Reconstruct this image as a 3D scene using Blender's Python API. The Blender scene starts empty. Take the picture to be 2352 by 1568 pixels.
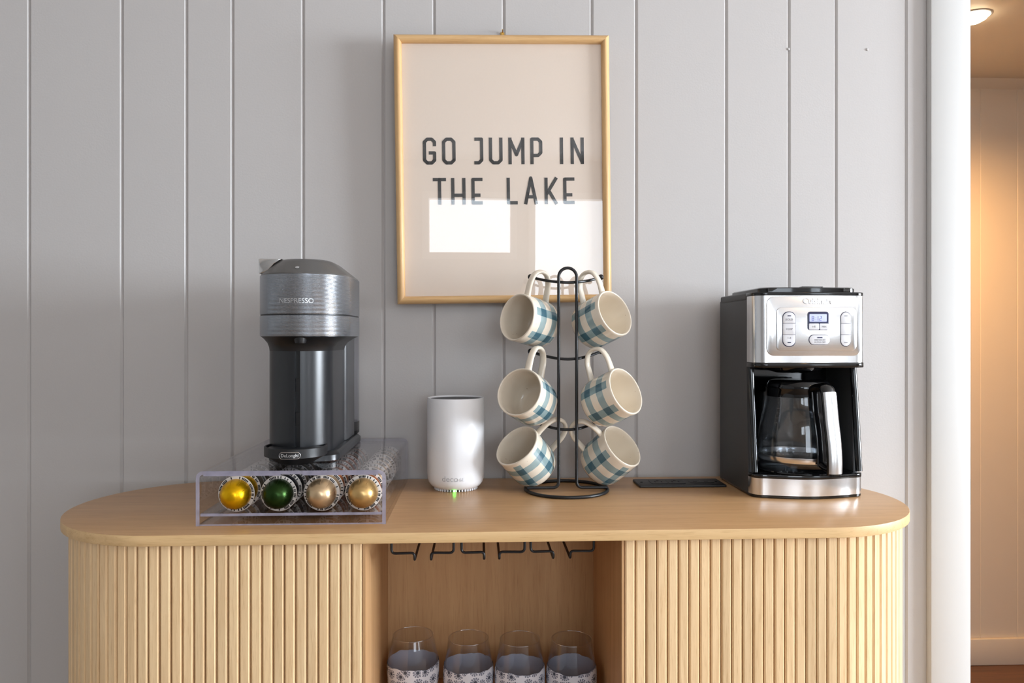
import bpy, bmesh, math, random
from mathutils import Vector, Matrix
PI = math.pi
rad = math.radians
random.seed(7)
SC = bpy.context.scene
COL = SC.collection
# ------------------------------------------------------------------ camera
F = 1685.0            # focal length in photo pixels (2352 wide)
CX, HY = 1176.0, 775.0
YAW = rad(2.58)
CAMZ = 1.20
cd = bpy.data.cameras.new('camera')
cam = bpy.data.objects.new('camera', cd)
COL.objects.link(cam)
cd.sensor_width = 36.0
cd.lens = F / 2352.0 * 36.0
cd.shift_y = -(784 - HY) / 2352.0
cd.clip_start = 0.02
cam.location = (0, 0, CAMZ)
cam.rotation_euler = (PI / 2, 0, -YAW)
SC.camera = cam
# ------------------------------------------------------------------ world + daylight
w = bpy.data.worlds.new('world')
SC.world = w
w.use_nodes = True
bg = w.node_tree.nodes['Background']
bg.inputs[0].default_value = (0.74, 0.86, 1.0, 1)
bg.inputs[1].default_value = 1.0
SC.view_settings.view_transform = 'Standard'
SC.view_settings.look = 'None'
SC.view_settings.exposure = 0.22
SC.cycles.transparent_max_bounces = 48
SC.cycles.max_bounces = 10
SC.view_settings.gamma = 1.0
SC.view_settings.use_curve_mapping = False


def area(name, loc, rot, sx, sy, power, color):
    l = bpy.data.lights.new(name, 'AREA')
    l.shape = 'RECTANGLE'
    l.size, l.size_y = sx, sy
    l.energy = power
    l.color = color
    o = bpy.data.objects.new(name, l)
    COL.objects.link(o)
    o.location = loc
    o.rotation_euler = rot
    return o


DAY = (0.84, 0.92, 1.0)
# room shell numbers
RX0, RX1, RY0, RY1 = -2.4, 4.6, -2.6, 1.545
CEIL = 2.42
# daylight entering through the three windows (set just outside their panes)
area('window_side_offscreen', (RX1 + 0.16, -0.03, 1.42), (0, rad(90), 0), 1.32, 1.85, 340, DAY)
area('window_rear_small_offscreen', (-0.07, RY0 - 0.16, 1.93), (rad(90), 0, 0), 0.70, 0.50, 5, DAY)
area('window_rear_offscreen', (0.88, RY0 - 0.16, 1.48), (rad(90), 0, 0), 0.98, 1.38, 19, DAY)
area('window_rear_corner_offscreen', (2.72, RY0 - 0.16, 1.48), (rad(90), 0, 0), 0.74, 1.38, 14, DAY)

# ------------------------------------------------------------------ pixel helpers
cY, sY = math.cos(YAW), math.sin(YAW)


def ray(px, py):
    r, u = (px - CX) / F, (HY - py) / F
    return Vector((r * cY + sY, -r * sY + cY, u))


def at_d(px, py, d):
    return Vector((0, 0, CAMZ)) + ray(px, py) * d


def at_y(px, py, y):
    v = ray(px, py)
    return Vector((0, 0, CAMZ)) + v * (y / v.y)


def at_z(px, py, z):
    v = ray(px, py)
    return Vector((0, 0, CAMZ)) + v * ((z - CAMZ) / v.z)


# ------------------------------------------------------------------ object helpers
def empty(name, loc=(0, 0, 0), parent=None):
    o = bpy.data.objects.new(name, None)
    o.empty_display_size = 0.05
    COL.objects.link(o)
    o.location = loc
    o.parent = parent
    return o


def tag(o, label=None, cat=None, group=None, kind=None):
    if label:
        o['label'] = label
    if cat:
        o['category'] = cat
    if group:
        o['group'] = group
    if kind:
        o['kind'] = kind
    return o


def link(name, me, mat, parent=None, loc=None, rot=None):
    o = bpy.data.objects.new(name, me)
    COL.objects.link(o)
    if mat is not None and len(me.materials) == 0:
        me.materials.append(mat)
    o.parent = parent
    if loc is not None:
        o.location = loc
    if rot is not None:
        o.rotation_euler = rot
    return o


def rrect(x0, x1, y0, y1, r, n=6):
    out = []
    for cx, cy, a0 in ((x1 - r, y1 - r, 0), (x0 + r, y1 - r, 90), (x0 + r, y0 + r, 180), (x1 - r, y0 + r, 270)):
        for k in range(n + 1):
            a = rad(a0 + 90.0 * k / n)
            out.append((cx + r * math.cos(a), cy + r * math.sin(a)))
    return out


def fillet(pts, r, n=6):
    pts = [Vector(p) for p in pts]
    out = [pts[0]]
    for i in range(1, len(pts) - 1):
        p, a, b = pts[i], pts[i - 1], pts[i + 1]
        da, db = (a - p), (b - p)
        t = min(r, da.length * 0.49, db.length * 0.49)
        s, e = p + da.normalized() * t, p + db.normalized() * t
        for k in range(n + 1):
            u = k / n
            out.append(s * (1 - u) ** 2 + p * 2 * u * (1 - u) + e * u * u)
    out.append(pts[-1])
    return out


class MB:
    def __init__(self):
        self.bm = bmesh.new()

    def box(self, x0, x1, y0, y1, z0, z1):
        v = [self.bm.verts.new(p) for p in ((x0, y0, z0), (x1, y0, z0), (x1, y1, z0), (x0, y1, z0),
                                            (x0, y0, z1), (x1, y0, z1), (x1, y1, z1), (x0, y1, z1))]
        for f in ((0, 3, 2, 1), (4, 5, 6, 7), (0, 1, 5, 4), (1, 2, 6, 5), (2, 3, 7, 6), (3, 0, 4, 7)):
            self.bm.faces.new([v[i] for i in f])
        return self

    def loft(self, rings, cap0=True, cap1=True, closed=False, slot=0):
        R = [[self.bm.verts.new(p) for p in ring] for ring in rings]
        m = len(R[0])
        last = len(R) if closed else len(R) - 1
        for i in range(last):
            a, b = R[i], R[(i + 1) % len(R)]
            for j in range(m):
                k = (j + 1) % m
                try:
                    f = self.bm.faces.new((a[j], a[k], b[k], b[j]))
                    f.material_index = slot
                except ValueError:
                    pass
        if not closed:
            if cap0:
                self.bm.faces.new(list(reversed(R[0]))).material_index = slot
            if cap1:
                self.bm.faces.new(R[-1]).material_index = slot
        return self

    def prism(self, outline, z0, z1, axis='z'):
        if axis == 'z':
            f = lambda p, h: (p[0], p[1], h)
        elif axis == 'y':      # outline in (x, z); goes from y = z0 to z1
            f = lambda p, h: (p[0], h, p[1])
        else:                  # outline in (y, z)
            f = lambda p, h: (h, p[0], p[1])
        return self.loft([[f(p, z0) for p in outline], [f(p, z1) for p in outline]])

    def lathe(self, prof, seg=48, cx=0.0, cy=0.0, closed=False):
        """prof: (r, z) list; r == 0 closes on the axis."""
        rings = []
        for r, z in prof:
            if r < 1e-7:
                rings.append([self.bm.verts.new((cx, cy, z))])
            else:
                rings.append([self.bm.verts.new((cx + r * math.cos(2 * PI * j / seg), cy + r * math.sin(2 * PI * j / seg), z))
                              for j in range(seg)])
        n = len(rings)
        for i in range(n if closed else n - 1):
            a, b = rings[i], rings[(i + 1) % n]
            for j in range(seg):
                k = (j + 1) % seg
                if len(a) == 1 and len(b) == 1:
                    continue
                if len(a) == 1:
                    self.bm.faces.new((a[0], b[k], b[j]))
                elif len(b) == 1:
                    self.bm.faces.new((a[j], a[k], b[0]))
                else:
                    self.bm.faces.new((a[j], a[k], b[k], b[j]))
        return self

    def tube(self, pts, r, seg=10, closed=False, rb=None, bin_=None):
        """r: radius across the path normal, rb: along the binormal (defaults to r)."""
        pts = [Vector(p) for p in pts]
        n = len(pts)
        rb = rb if rb is not None else r
        rings = []
        N = None
        for i, p in enumerate(pts):
            if closed:
                T = (pts[(i + 1) % n] - pts[i - 1]).normalized()
            else:
                T = (pts[min(i + 1, n - 1)] - pts[max(i - 1, 0)]).normalized()
            if bin_ is not None:
                B = Vector(bin_)
                B = (B - T * B.dot(T)).normalized()
                N = B.cross(T).normalized()
            else:
                if N is None:
                    ref = Vector((0, 0, 1)) if abs(T.z) < 0.9 else Vector((1, 0, 0))
                    N = (ref - T * ref.dot(T)).normalized()
                else:
                    N = (N - T * N.dot(T)).normalized()
                B = T.cross(N)
            rr = r(i / (n - 1)) if callable(r) else r
            rbb = rb(i / (n - 1)) if callable(rb) else rb
            rings.append([p + N * (rr * math.cos(2 * PI * j / seg)) + B * (rbb * math.sin(2 * PI * j / seg)) for j in range(seg)])
        return self.loft(rings, closed=closed)

    def sphere(self, c, r, seg=16):
        bmesh.ops.create_uvsphere(self.bm, u_segments=seg, v_segments=seg // 2, radius=r, matrix=Matrix.Translation(c))
        return self

    def bevel(self, width, segs=2, angle=30):
        self.bm.normal_update()
        bmesh.ops.recalc_face_normals(self.bm, faces=self.bm.faces[:])
        es = [e for e in self.bm.edges if len(e.link_faces) == 2 and e.calc_face_angle(0) > rad(angle)]
        if es:
            bmesh.ops.bevel(self.bm, geom=es, offset=width, segments=segs, affect='EDGES', profile=0.5, clamp_overlap=True)
        return self

    def map(self, fn):
        for v in self.bm.verts:
            v.co = fn(v.co)
        return self

    def mesh(self, name, smooth=35, recalc=True):
        if recalc:
            bmesh.ops.recalc_face_normals(self.bm, faces=self.bm.faces[:])
        me = bpy.data.meshes.new(name)
        self.bm.to_mesh(me)
        self.bm.free()
        if smooth:
            me.polygons.foreach_set('use_smooth', [True] * len(me.polygons))
            me.set_sharp_from_angle(angle=rad(smooth))
        return me

    def build(self, name, mat, parent=None, loc=None, rot=None, smooth=35, recalc=True):
        return link(name, self.mesh(name, smooth, recalc), mat, parent, loc, rot)


def text_mesh(s, size, depth, align='CENTER', shear=0.0, space=1.0, offset=0.0, sx=1.0):
    cu = bpy.data.curves.new('lettering', 'FONT')
    cu.body = s
    cu.size = size
    cu.extrude = depth / 2
    cu.align_x = align
    cu.align_y = 'CENTER'
    cu.shear = shear
    cu.space_character = space
    cu.offset = offset
    cu.resolution_u = 3
    o = bpy.data.objects.new('lettering', cu)
    COL.objects.link(o)
    bpy.context.view_layer.update()
    me = bpy.data.meshes.new_from_object(o.evaluated_get(bpy.context.evaluated_depsgraph_get()))
    bpy.data.objects.remove(o)
    bpy.data.curves.remove(cu)
    for v in me.vertices:
        v.co.x *= sx
    me.materials.clear()
    return me


def strokes(mb, polys, wd, depth):
    """flat thick strokes (in the xz plane, facing -y) for block lettering"""
    for pl in polys:
        pl = [Vector((p[0], 0, p[1])) for p in pl]
        for i in range(len(pl) - 1):
            a, b = pl[i], pl[i + 1]
            d = (b - a).normalized()
            n = Vector((-d.z, 0, d.x)) * (wd / 2)
            ring = [a - n, b - n, b + n, a + n]
            mb.loft([[p for p in ring], [p + Vector((0, -depth, 0)) for p in ring]])
        for p in pl[1:-1]:
            ring = [p + Vector((math.cos(2 * PI * k / 12), 0, math.sin(2 * PI * k / 12))) * (wd / 2) for k in range(12)]
            mb.loft([[q for q in ring], [q + Vector((0, -depth, 0)) for q in ring]])
    return mb


# ------------------------------------------------------------------ materials
def nt(name):
    m = bpy.data.materials.new(name)
    m.use_nodes = True
    t = m.node_tree
    for n in list(t.nodes):
        t.nodes.remove(n)
    out = t.nodes.new('ShaderNodeOutputMaterial')
    return m, t, out


def N(t, typ, **kw):
    n = t.nodes.new(typ)
    for k, v in kw.items():
        if k.startswith('i_'):
            key = k[2:]
            key = int(key) if key.isdigit() else key
            n.inputs[key].default_value = v
        else:
            setattr(n, k, v)
    return n


def M_(t, op, a, b=None, clamp=False):
    n = t.nodes.new('ShaderNodeMath')
    n.operation = op
    n.use_clamp = clamp
    for i, x in enumerate((a, b)):
        if x is None:
            continue
        if isinstance(x, (int, float)):
            n.inputs[i].default_value = x
        else:
            t.links.new(x, n.inputs[i])
    return n.outputs[0]


def MIX(t, fac, a, b, blend='MIX'):
    n = t.nodes.new('ShaderNodeMix')
    n.data_type = 'RGBA'
    n.blend_type = blend
    for sock, x in ((n.inputs[0], fac), (n.inputs[6], a), (n.inputs[7], b)):
        if isinstance(x, (int, float)):
            sock.default_value = x
        elif isinstance(x, tuple):
            sock.default_value = x if len(x) == 4 else (*x, 1)
        else:
            t.links.new(x, sock)
    return n.outputs[2]


def srgb(r, g, b):
    f = lambda c: (c / 255 / 12.92) if c / 255 <= 0.04045 else ((c / 255 + 0.055) / 1.055) ** 2.4
    return (f(r), f(g), f(b), 1)


def plain(name, col, rough=0.5, metal=0.0, noise=0.04, nscale=40, bump=0.0, bscale=300, spec=0.5, coat=0.0, emit=None, estr=0.0):
    m, t, out = nt(name)
    p = N(t, 'ShaderNodeBsdfPrincipled')
    p.inputs['Roughness'].default_value = rough
    p.inputs['Metallic'].default_value = metal
    p.inputs['Specular IOR Level'].default_value = spec
    p.inputs['Coat Weight'].default_value = coat
    tc = N(t, 'ShaderNodeTexCoord')
    nz = N(t, 'ShaderNodeTexNoise', i_Scale=nscale, i_Detail=3.0)
    t.links.new(tc.outputs['Object'], nz.inputs['Vector'])
    lo = tuple(c * (1 - noise) for c in col[:3]) + (1,)
    hi = tuple(min(1, c * (1 + noise)) for c in col[:3]) + (1,)
    t.links.new(MIX(t, nz.outputs[0], lo, hi), p.inputs['Base Color'])
    if bump:
        nb = N(t, 'ShaderNodeTexNoise', i_Scale=bscale, i_Detail=3.0)
        t.links.new(tc.outputs['Object'], nb.inputs['Vector'])
        b = N(t, 'ShaderNodeBump', i_Strength=bump, i_Distance=0.001)
        t.links.new(nb.outputs[0], b.inputs['Height'])
        t.links.new(b.outputs[0], p.inputs['Normal'])
    if emit:
        p.inputs['Emission Color'].default_value = emit
        p.inputs['Emission Strength'].default_value = estr
    t.links.new(p.outputs[0], out.inputs[0])
    return m


def wood(name, base, dark, axis='z', rough=0.42, scale=1.0, rnd=0.0, ringy=0.5, spec=0.4):
    """oak: fibres stretched along axis, pores and slow figure"""
    m, t, out = nt(name)
    p = N(t, 'ShaderNodeBsdfPrincipled')
    p.inputs['Roughness'].default_value = rough
    p.inputs['Specular IOR Level'].default_value = spec
    tc = N(t, 'ShaderNodeTexCoord')
    oi = N(t, 'ShaderNodeObjectInfo')
    add = N(t, 'ShaderNodeVectorMath', operation='ADD')
    sc3 = N(t, 'ShaderNodeVectorMath', operation='SCALE')
    sc3.inputs[0].default_value = (3.1, 1.7, 5.3)
    t.links.new(oi.outputs['Random'], sc3.inputs['Scale'])
    t.links.new(tc.outputs['Object'], add.inputs[0])
    t.links.new(sc3.outputs[0], add.inputs[1])
    st = {'x': (0.05, 1, 1), 'y': (1, 0.05, 1), 'z': (1, 1, 0.05)}[axis]
    mp = N(t, 'ShaderNodeMapping')
    mp.inputs['Scale'].default_value = tuple(s * scale for s in st)
    t.links.new(add.outputs[0], mp.inputs['Vector'])
    fine = N(t, 'ShaderNodeTexNoise', i_Scale=420.0, i_Detail=4.0, i_Roughness=0.6)
    mid = N(t, 'ShaderNodeTexNoise', i_Scale=60.0, i_Detail=5.0, i_Roughness=0.55, i_Distortion=0.6)
    big = N(t, 'ShaderNodeTexNoise', i_Scale=9.0, i_Detail=2.0, i_Distortion=1.0)
    for n in (fine, mid, big):
        t.links.new(mp.outputs[0], n.inputs['Vector'])
    rings = M_(t, 'FRACT', M_(t, 'MULTIPLY', big.outputs[0], 9.0))
    rings = M_(t, 'ABSOLUTE', M_(t, 'SUBTRACT', rings, 0.5))
    f1 = M_(t, 'MULTIPLY', M_(t, 'SUBTRACT', mid.outputs[0], 0.35, ), 1.5, True)
    f2 = M_(t, 'MULTIPLY', M_(t, 'SUBTRACT', fine.outputs[0], 0.52), 3.2, True)
    fac = M_(t, 'ADD', M_(t, 'MULTIPLY', f1, 0.50), M_(t, 'MULTIPLY', rings, ringy * 0.7))
    fac = M_(t, 'ADD', fac, M_(t, 'MULTIPLY', f2, 0.55), True)
    c = MIX(t, fac, base, dark)
    if rnd:
        hv = N(t, 'ShaderNodeHueSaturation')
        t.links.new(M_(t, 'ADD', M_(t, 'MULTIPLY', oi.outputs['Random'], rnd), 1 - rnd / 2), hv.inputs['Value'])
        t.links.new(c, hv.inputs['Color'])
        c = hv.outputs[0]
    t.links.new(c, p.inputs['Base Color'])
    b = N(t, 'ShaderNodeBump', i_Strength=0.12, i_Distance=0.0006)
    t.links.new(fine.outputs[0], b.inputs['Height'])
    t.links.new(b.outputs[0], p.inputs['Normal'])
    t.links.new(p.outputs[0], out.inputs[0])
    return m


def clear(name, tint=(1, 1, 1), rough=0.02, facing=0.0, power=4.0, ior=1.46, edge=(0.6, 0.6, 0.65), gl=1.0):
    """thin clear sheet: see-through with Fresnel reflections; grazing walls look denser"""
    m, t, out = nt(name)
    tr = N(t, 'ShaderNodeBsdfTransparent')
    tr.inputs[0].default_value = (*tint, 1)
    gl_ = N(t, 'ShaderNodeBsdfGlossy')
    gl_.inputs['Roughness'].default_value = rough
    gl_.inputs[0].default_value = (gl, gl, gl, 1)
    lf = N(t, 'ShaderNodeLayerWeight', i_Blend=0.5)
    f0 = ((ior - 1) / (ior + 1)) ** 2
    fres = M_(t, 'ADD', M_(t, 'MULTIPLY', M_(t, 'POWER', lf.outputs['Facing'], 5.0), 1 - f0), f0, True)   # Schlick
    mx = N(t, 'ShaderNodeMixShader')
    base = tr
    if facing > 0:
        lw = N(t, 'ShaderNodeLayerWeight', i_Blend=0.5)
        f = M_(t, 'MULTIPLY', M_(t, 'POWER', lw.outputs['Facing'], power), facing)
        tr2 = N(t, 'ShaderNodeBsdfTransparent')
        t.links.new(MIX(t, f, (*tint, 1), (*edge, 1)), tr.inputs[0])
    t.links.new(fres, mx.inputs[0])
    t.links.new(tr.outputs[0], mx.inputs[1])
    t.links.new(gl_.outputs[0], mx.inputs[2])
    t.links.new(mx.outputs[0], out.inputs[0])
    return m


def brushed(name, col, rough=0.26, axis='x', strength=0.25, aniso=0.0):
    m, t, out = nt(name)
    p = N(t, 'ShaderNodeBsdfPrincipled')
    p.inputs['Metallic'].default_value = 1.0
    p.inputs['Base Color'].default_value = col
    tc = N(t, 'ShaderNodeTexCoord')
    mp = N(t, 'ShaderNodeMapping')
    mp.inputs['Scale'].default_value = {'x': (3, 300, 500), 'z': (500, 500, 3)}[axis]
    t.links.new(tc.outputs['Object'], mp.inputs['Vector'])
    nz = N(t, 'ShaderNodeTexNoise', i_Scale=4.0, i_Detail=3.0)
    t.links.new(mp.outputs[0], nz.inputs['Vector'])
    t.links.new(M_(t, 'ADD', M_(t, 'MULTIPLY', nz.outputs[0], 0.16), rough - 0.08), p.inputs['Roughness'])
    b = N(t, 'ShaderNodeBump', i_Strength=strength, i_Distance=0.0003)
    t.links.new(nz.outputs[0], b.inputs['Height'])
    t.links.new(b.outputs[0], p.inputs['Normal'])
    t.links.new(p.outputs[0], out.inputs[0])
    return m


MAT = {}
MAT['wall'] = plain('painted_board', srgb(198, 194, 192), rough=0.42, noise=0.015, nscale=6, bump=0.16, bscale=260, spec=0.35)
MAT['trim'] = plain('white_trim_paint', srgb(208, 207, 205), rough=0.35, noise=0.01, nscale=5, bump=0.03)
MAT['ceiling'] = plain('ceiling_paint', srgb(232, 229, 226), rough=0.8, noise=0.01)
MAT['room_wall'] = plain('room_wall_paint', srgb(176, 174, 172), rough=0.7, noise=0.01)
MAT['hall'] = plain('hall_paint', srgb(226, 214, 198), rough=0.55, noise=0.015, nscale=8)
MAT['floor'] = wood('floor_wood', srgb(150, 126, 104), srgb(92, 72, 56), axis='x', rough=0.35, scale=0.4)
MAT['hall_floor'] = wood('hall_floor_wood', srgb(120, 84, 60), srgb(60, 40, 28), axis='x', rough=0.35, scale=0.4)
MAT['oak_top'] = wood('oak_top', srgb(208, 165, 118), srgb(166, 117, 74), axis='x', rough=0.33, scale=0.9, ringy=0.35)
MAT['oak_edge'] = wood('oak_edge', srgb(232, 196, 144), srgb(188, 144, 92), axis='x', rough=0.45, scale=1.2)
MAT['oak_slat'] = wood('oak_slat', srgb(246, 214, 168), srgb(196, 152, 102), axis='z', rough=0.5, rnd=0.18, scale=1.5)
MAT['oak_in'] = wood('oak_inner', srgb(208, 165, 118), srgb(166, 117, 74), axis='z', rough=0.5, scale=0.8)
MAT['oak_frame'] = wood('oak_frame', srgb(230, 190, 136), srgb(184, 130, 76), axis='z', rough=0.4, scale=1.3)
MAT['oak_frame_h'] = wood('oak_frame_h', srgb(230, 190, 136), srgb(184, 130, 76), axis='x', rough=0.4, scale=1.3)
MAT['black_wire'] = plain('black_wire', srgb(26, 26, 28), rough=0.38, noise=0.05, spec=0.45)
MAT['brass'] = plain('brass', srgb(214, 176, 100), rough=0.25, metal=1.0)
MAT['paper'] = plain('linen_paper', srgb(240, 224, 209), rough=0.8, noise=0.015, nscale=300, bump=0.05, bscale=900)
MAT['ink'] = plain('charcoal_ink', srgb(58, 58, 58), rough=0.8, noise=0.05, nscale=200)
MAT['glass_pane'] = clear('picture_glass', ior=1.52, rough=0.01)
MAT['window_glass'] = clear('window_glass', ior=1.45)


# ================================================================== ROOM
def wallbox(name, x0, x1, y0, y1, z0, z1, mat, parent=None):
    o = MB().box(x0, x1, y0, y1, z0, z1).build(name, mat, parent, smooth=0)
    if parent is None:
        tag(o, kind='structure')
    return o


WY = RY1                      # plane of the panelled wall
HALLY = 2.62                  # far wall of the hall
HCEIL = 2.145
casL = at_y(2139, 784, WY - 0.018).x
casR = at_y(2230, 784, WY - 0.018).x
OPEN0, OPEN1, OPENZ = casR - 0.004, casR + 0.86, 2.05

tag(wallbox('floor', RX0, RX1, RY0, WY, -0.04, 0.0, MAT['floor']), 'brown wooden floor of the room')
tag(wallbox('floor_hall', RX0, RX1, WY + 0.001, HALLY + 0.1, -0.04, -0.0005, MAT['hall_floor']), 'dark brown wooden floor of the hall')
wallbox('ceiling', RX0, RX1, RY0, WY + 0.12, CEIL, CEIL + 0.05, MAT['ceiling'])
wallbox('ceiling_hall', RX0, RX1, WY + 0.12, HALLY + 0.1, HCEIL, HCEIL + 0.05, MAT['hall'])
wallbox('wall_left', RX0 - 0.1, RX0, RY0, WY + 0.12, 0, CEIL, MAT['room_wall'])

# --- panelled wall with its boards
wb = empty('wall_back', (0, WY, 0))
tag(wb, 'pale grey board wall with vertical grooves behind the cabinet', kind='structure')
MB().box(RX0, OPEN0, 0.012, 0.12, 0, CEIL).build('backing', MAT['wall'], wb, smooth=0)
MB().box(OPEN1, RX1, 0.0, 0.12, 0, CEIL).build('backing', MAT['wall'], wb, smooth=0)
MB().box(OPEN0, OPEN1, 0.0, 0.12, OPENZ, CEIL).build('backing', MAT['wall'], wb, smooth=0)
gpx = [67, 280, 428, 534, 696, 881, 997, 1157, 1359, 1461, 1668, 1812, 1920, 2081]
edges = [at_y(p, 784, WY).x for p in gpx]
e = edges[0]
while e > RX0 + 0.2:
    e -= random.choice((0.10, 0.14, 0.19))
    edges.insert(0, max(e, RX0))
if edges[0] > RX0:
    edges.insert(0, RX0)
edges.append(OPEN0)
for i in range(len(edges) - 1):
    a, b = edges[i], edges[i + 1]
    if b - a < 0.01:
        continue
    bv = 0.0042
    prof = [(a, 0.0119), (a, bv), (a + bv, 0.0), (b - bv, 0.0), (b, bv), (b, 0.0119)]
    MB().prism(prof, 0.0, CEIL).build('board', MAT['wall'], wb, smooth=0)
for px, py in ((1811, 113), (1992, 114)):
    p = at_y(px, py, WY)
    MB().lathe([(0, 0), (0.0028, 0), (0.0028, 0.0012), (0.0018, 0.002), (0, 0.002)], 12).build(
        'nail_head', MAT['wall'], wb, (p.x, 0.0, p.z), (rad(90), 0, 0))

# --- casing of the opening
cas = empty('trim_1', ((casL + casR) / 2, WY, 0))
tag(cas, 'white painted door casing beside the panelled wall', kind='structure')
hw = (casR - casL) / 2
MB().box(-hw, hw, -0.018, 0.0, 0, OPENZ).bevel(0.002, 2).build('casing_board', MAT['trim'], cas)
MB().box(-hw, OPEN1 - OPEN0 + hw * 3, -0.0185, 0.0, OPENZ, OPENZ + 0.085).bevel(0.002, 2).build('casing_head', MAT['trim'], cas)
MB().box(hw + OPEN1 - OPEN0, OPEN1 - OPEN0 + hw * 3, -0.018, 0.0, 0, OPENZ).bevel(0.002, 2).build('casing_board', MAT['trim'], cas)
MB().box(hw - 0.006, hw - 0.004, 0.0, 0.12, 0, OPENZ).build('jamb', MAT['trim'], cas)
pz = at_y(2231, 1128, WY - 0.01).z
MB().prism(rrect(-0.010, 0.012, -0.030, 0.030, 0.004), 0, 0.0022, 'x').bevel(0.0005, 1).build(
    'strike_plate', MAT['black_wire'], cas, (hw - 0.001, -0.006, pz))
# --- hall beyond
hl = empty('wall_hall', (0, HALLY, 0))
tag(hl, 'warm lit board wall of the hall seen through the opening', kind='structure')
hx = RX0
hpx = [at_y(2252, 784, HALLY).x, at_y(2337, 784, HALLY).x]
he = [RX0, hpx[0] - 0.26, hpx[0] - 0.14, hpx[0], hpx[1], hpx[1] + 0.17, hpx[1] + 0.3, hpx[1] + 0.55, RX1]
for a, b in zip(he[:-1], he[1:]):
    bv = 0.0025
    MB().prism([(a, 0.012), (a, bv), (a + bv, 0), (b - bv, 0), (b, bv), (b, 0.012)], 0, HCEIL).build('board', MAT['hall'], hl, smooth=0)
MB().box(RX0, RX1, 0.0125, 0.1, 0, HCEIL).build('backing', MAT['hall'], hl, smooth=0)
bbz = at_y(2290, 1463, HALLY).z
MB().box(RX0, RX1, HALLY - 0.016, HALLY, 0, bbz).bevel(0.003, 2).build('baseboard_hall', MAT['hall'])['kind'] = 'structure'
MB().prism([(HALLY - 0.03, HCEIL), (HALLY - 0.022, HCEIL - 0.012), (HALLY - 0.012, HCEIL - 0.022), (HALLY, HCEIL - 0.03), (HALLY, HCEIL)],
           RX0, RX1, 'x').build('trim_2', MAT['hall'])['kind'] = 'structure'
wallbox('wall_hall_end', RX1, RX1 + 0.1, WY, HALLY + 0.1, 0, HCEIL, MAT['hall'])
wallbox('wall_hall_near', RX0 - 0.1, RX0, WY + 0.121, HALLY + 0.1, 0, HCEIL, MAT['hall'])


# --- walls with windows
def window_wall(name, axis, c, lo, hi, wins, n0):
    """axis 'x': wall plane x = c (runs along y); 'y': plane y = c (runs along x); wins: (a, b, z0, z1, mullions)"""
    root = empty(name)
    tag(root, kind='structure')
    out = 0.1 if axis == 'x' else -0.1

    def bx(a, b, t0, t1, z0, z1, nm, mat, par):
        t0, t1 = sorted((t0, t1))
        if axis == 'x':
            return MB().box(c + t0, c + t1, a, b, z0, z1).build(nm, mat, par, smooth=0)
        return MB().box(a, b, c + t0, c + t1, z0, z1).build(nm, mat, par, smooth=0)
    cur = lo
    for k, (a, b, z0, z1, mul) in enumerate(wins):
        bx(cur, a, 0, out, 0, CEIL, 'wall_panel', MAT['room_wall'], root)
        bx(a, b, 0, out, 0, z0, 'wall_panel', MAT['room_wall'], root)
        bx(a, b, 0, out, z1, CEIL, 'wall_panel', MAT['room_wall'], root)
        cur = b
        wr = empty('window_%d' % (n0 + k))
        tag(wr, kind='structure')
        s = 1 if out > 0 else -1
        for q in (a, b - 0.05):
            bx(q, q + 0.05, -0.01 * s, 0.08 * s, z0, z1, 'window_frame', MAT['trim'], wr)
        for q in (z0, z1 - 0.05):
            bx(a + 0.05, b - 0.05, -0.01 * s, 0.08 * s, q, q + 0.05, 'window_frame', MAT['trim'], wr)
        bars = [a + 0.05] + mul + [b - 0.05]
        for mm in mul:
            bx(mm - 0.035, mm + 0.035, 0.0, 0.07 * s, z0 + 0.05, z1 - 0.05, 'mullion', MAT['trim'], wr)
        for q in range(len(bars) - 1):
            bx(bars[q] + (0.035 if q else 0), bars[q + 1] - (0.035 if q < len(bars) - 2 else 0), 0.04 * s, 0.043 * s,
               z0 + 0.05, z1 - 0.05, 'pane', MAT['window_glass'], wr)
    bx(cur, hi, 0, out, 0, CEIL, 'wall_panel', MAT['room_wall'], root)
    return root


window_wall('wall_front', 'y', RY0, RX0, RX1, [(-0.43, 0.29, 1.67, 2.18, []), (0.38, 1.38, 0.78, 2.18, []), (2.34, 3.10, 0.78, 2.18, [])], 1)
window_wall('wall_right', 'x', RX1, RY0, WY + 0.12, [(-0.96, 0.90, 0.76, 2.08, [-0.03])], 4)


def downlight(loc, power, label, end='', r=0.045, col=(1.0, 0.55, 0.21), es=18.0):
    t = empty('recessed_light' + end, loc)
    tag(t, label, 'light')
    MB().lathe([(r + 0.004, 0), (r + 0.005, -0.002), (r + 0.002, -0.003), (r, -0.002), (r, 0.0)], 32).build('trim_ring', MAT['trim'], t)
    m = MAT.get('lamp_glow')
    if m is None:
        m = plain('lamp_glow', (1, 0.85, 0.6, 1), rough=0.5, emit=(1.0, 0.82, 0.55, 1), estr=es)
        MAT['lamp_glow'] = m
    MB().lathe([(0, -0.022), (r * 0.45, -0.020), (r * 0.8, -0.012), (r * 0.99, -0.001), (0, -0.001)], 32).build('lens' + end, m, t)
    l = bpy.data.lights.new('recessed_bulb' + end, 'SPOT')
    l.spot_size = rad(165)
    l.spot_blend = 1.0
    l.energy = power
    l.color = col
    l.shadow_soft_size = 0.04
    o = bpy.data.objects.new('recessed_bulb' + end, l)
    COL.objects.link(o)
    o.parent = t
    o.location = (0, 0, -0.07)
    return t


hp = at_z(2236, 36, HCEIL)
downlight((hp.x, hp.y, HCEIL), 72.0, 'glowing round recessed light in the hall ceiling', r=0.042)
downlight((1.55, -0.75, CEIL), 9.0, 'round recessed ceiling light in the room near the side window', end='_offscreen')

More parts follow.
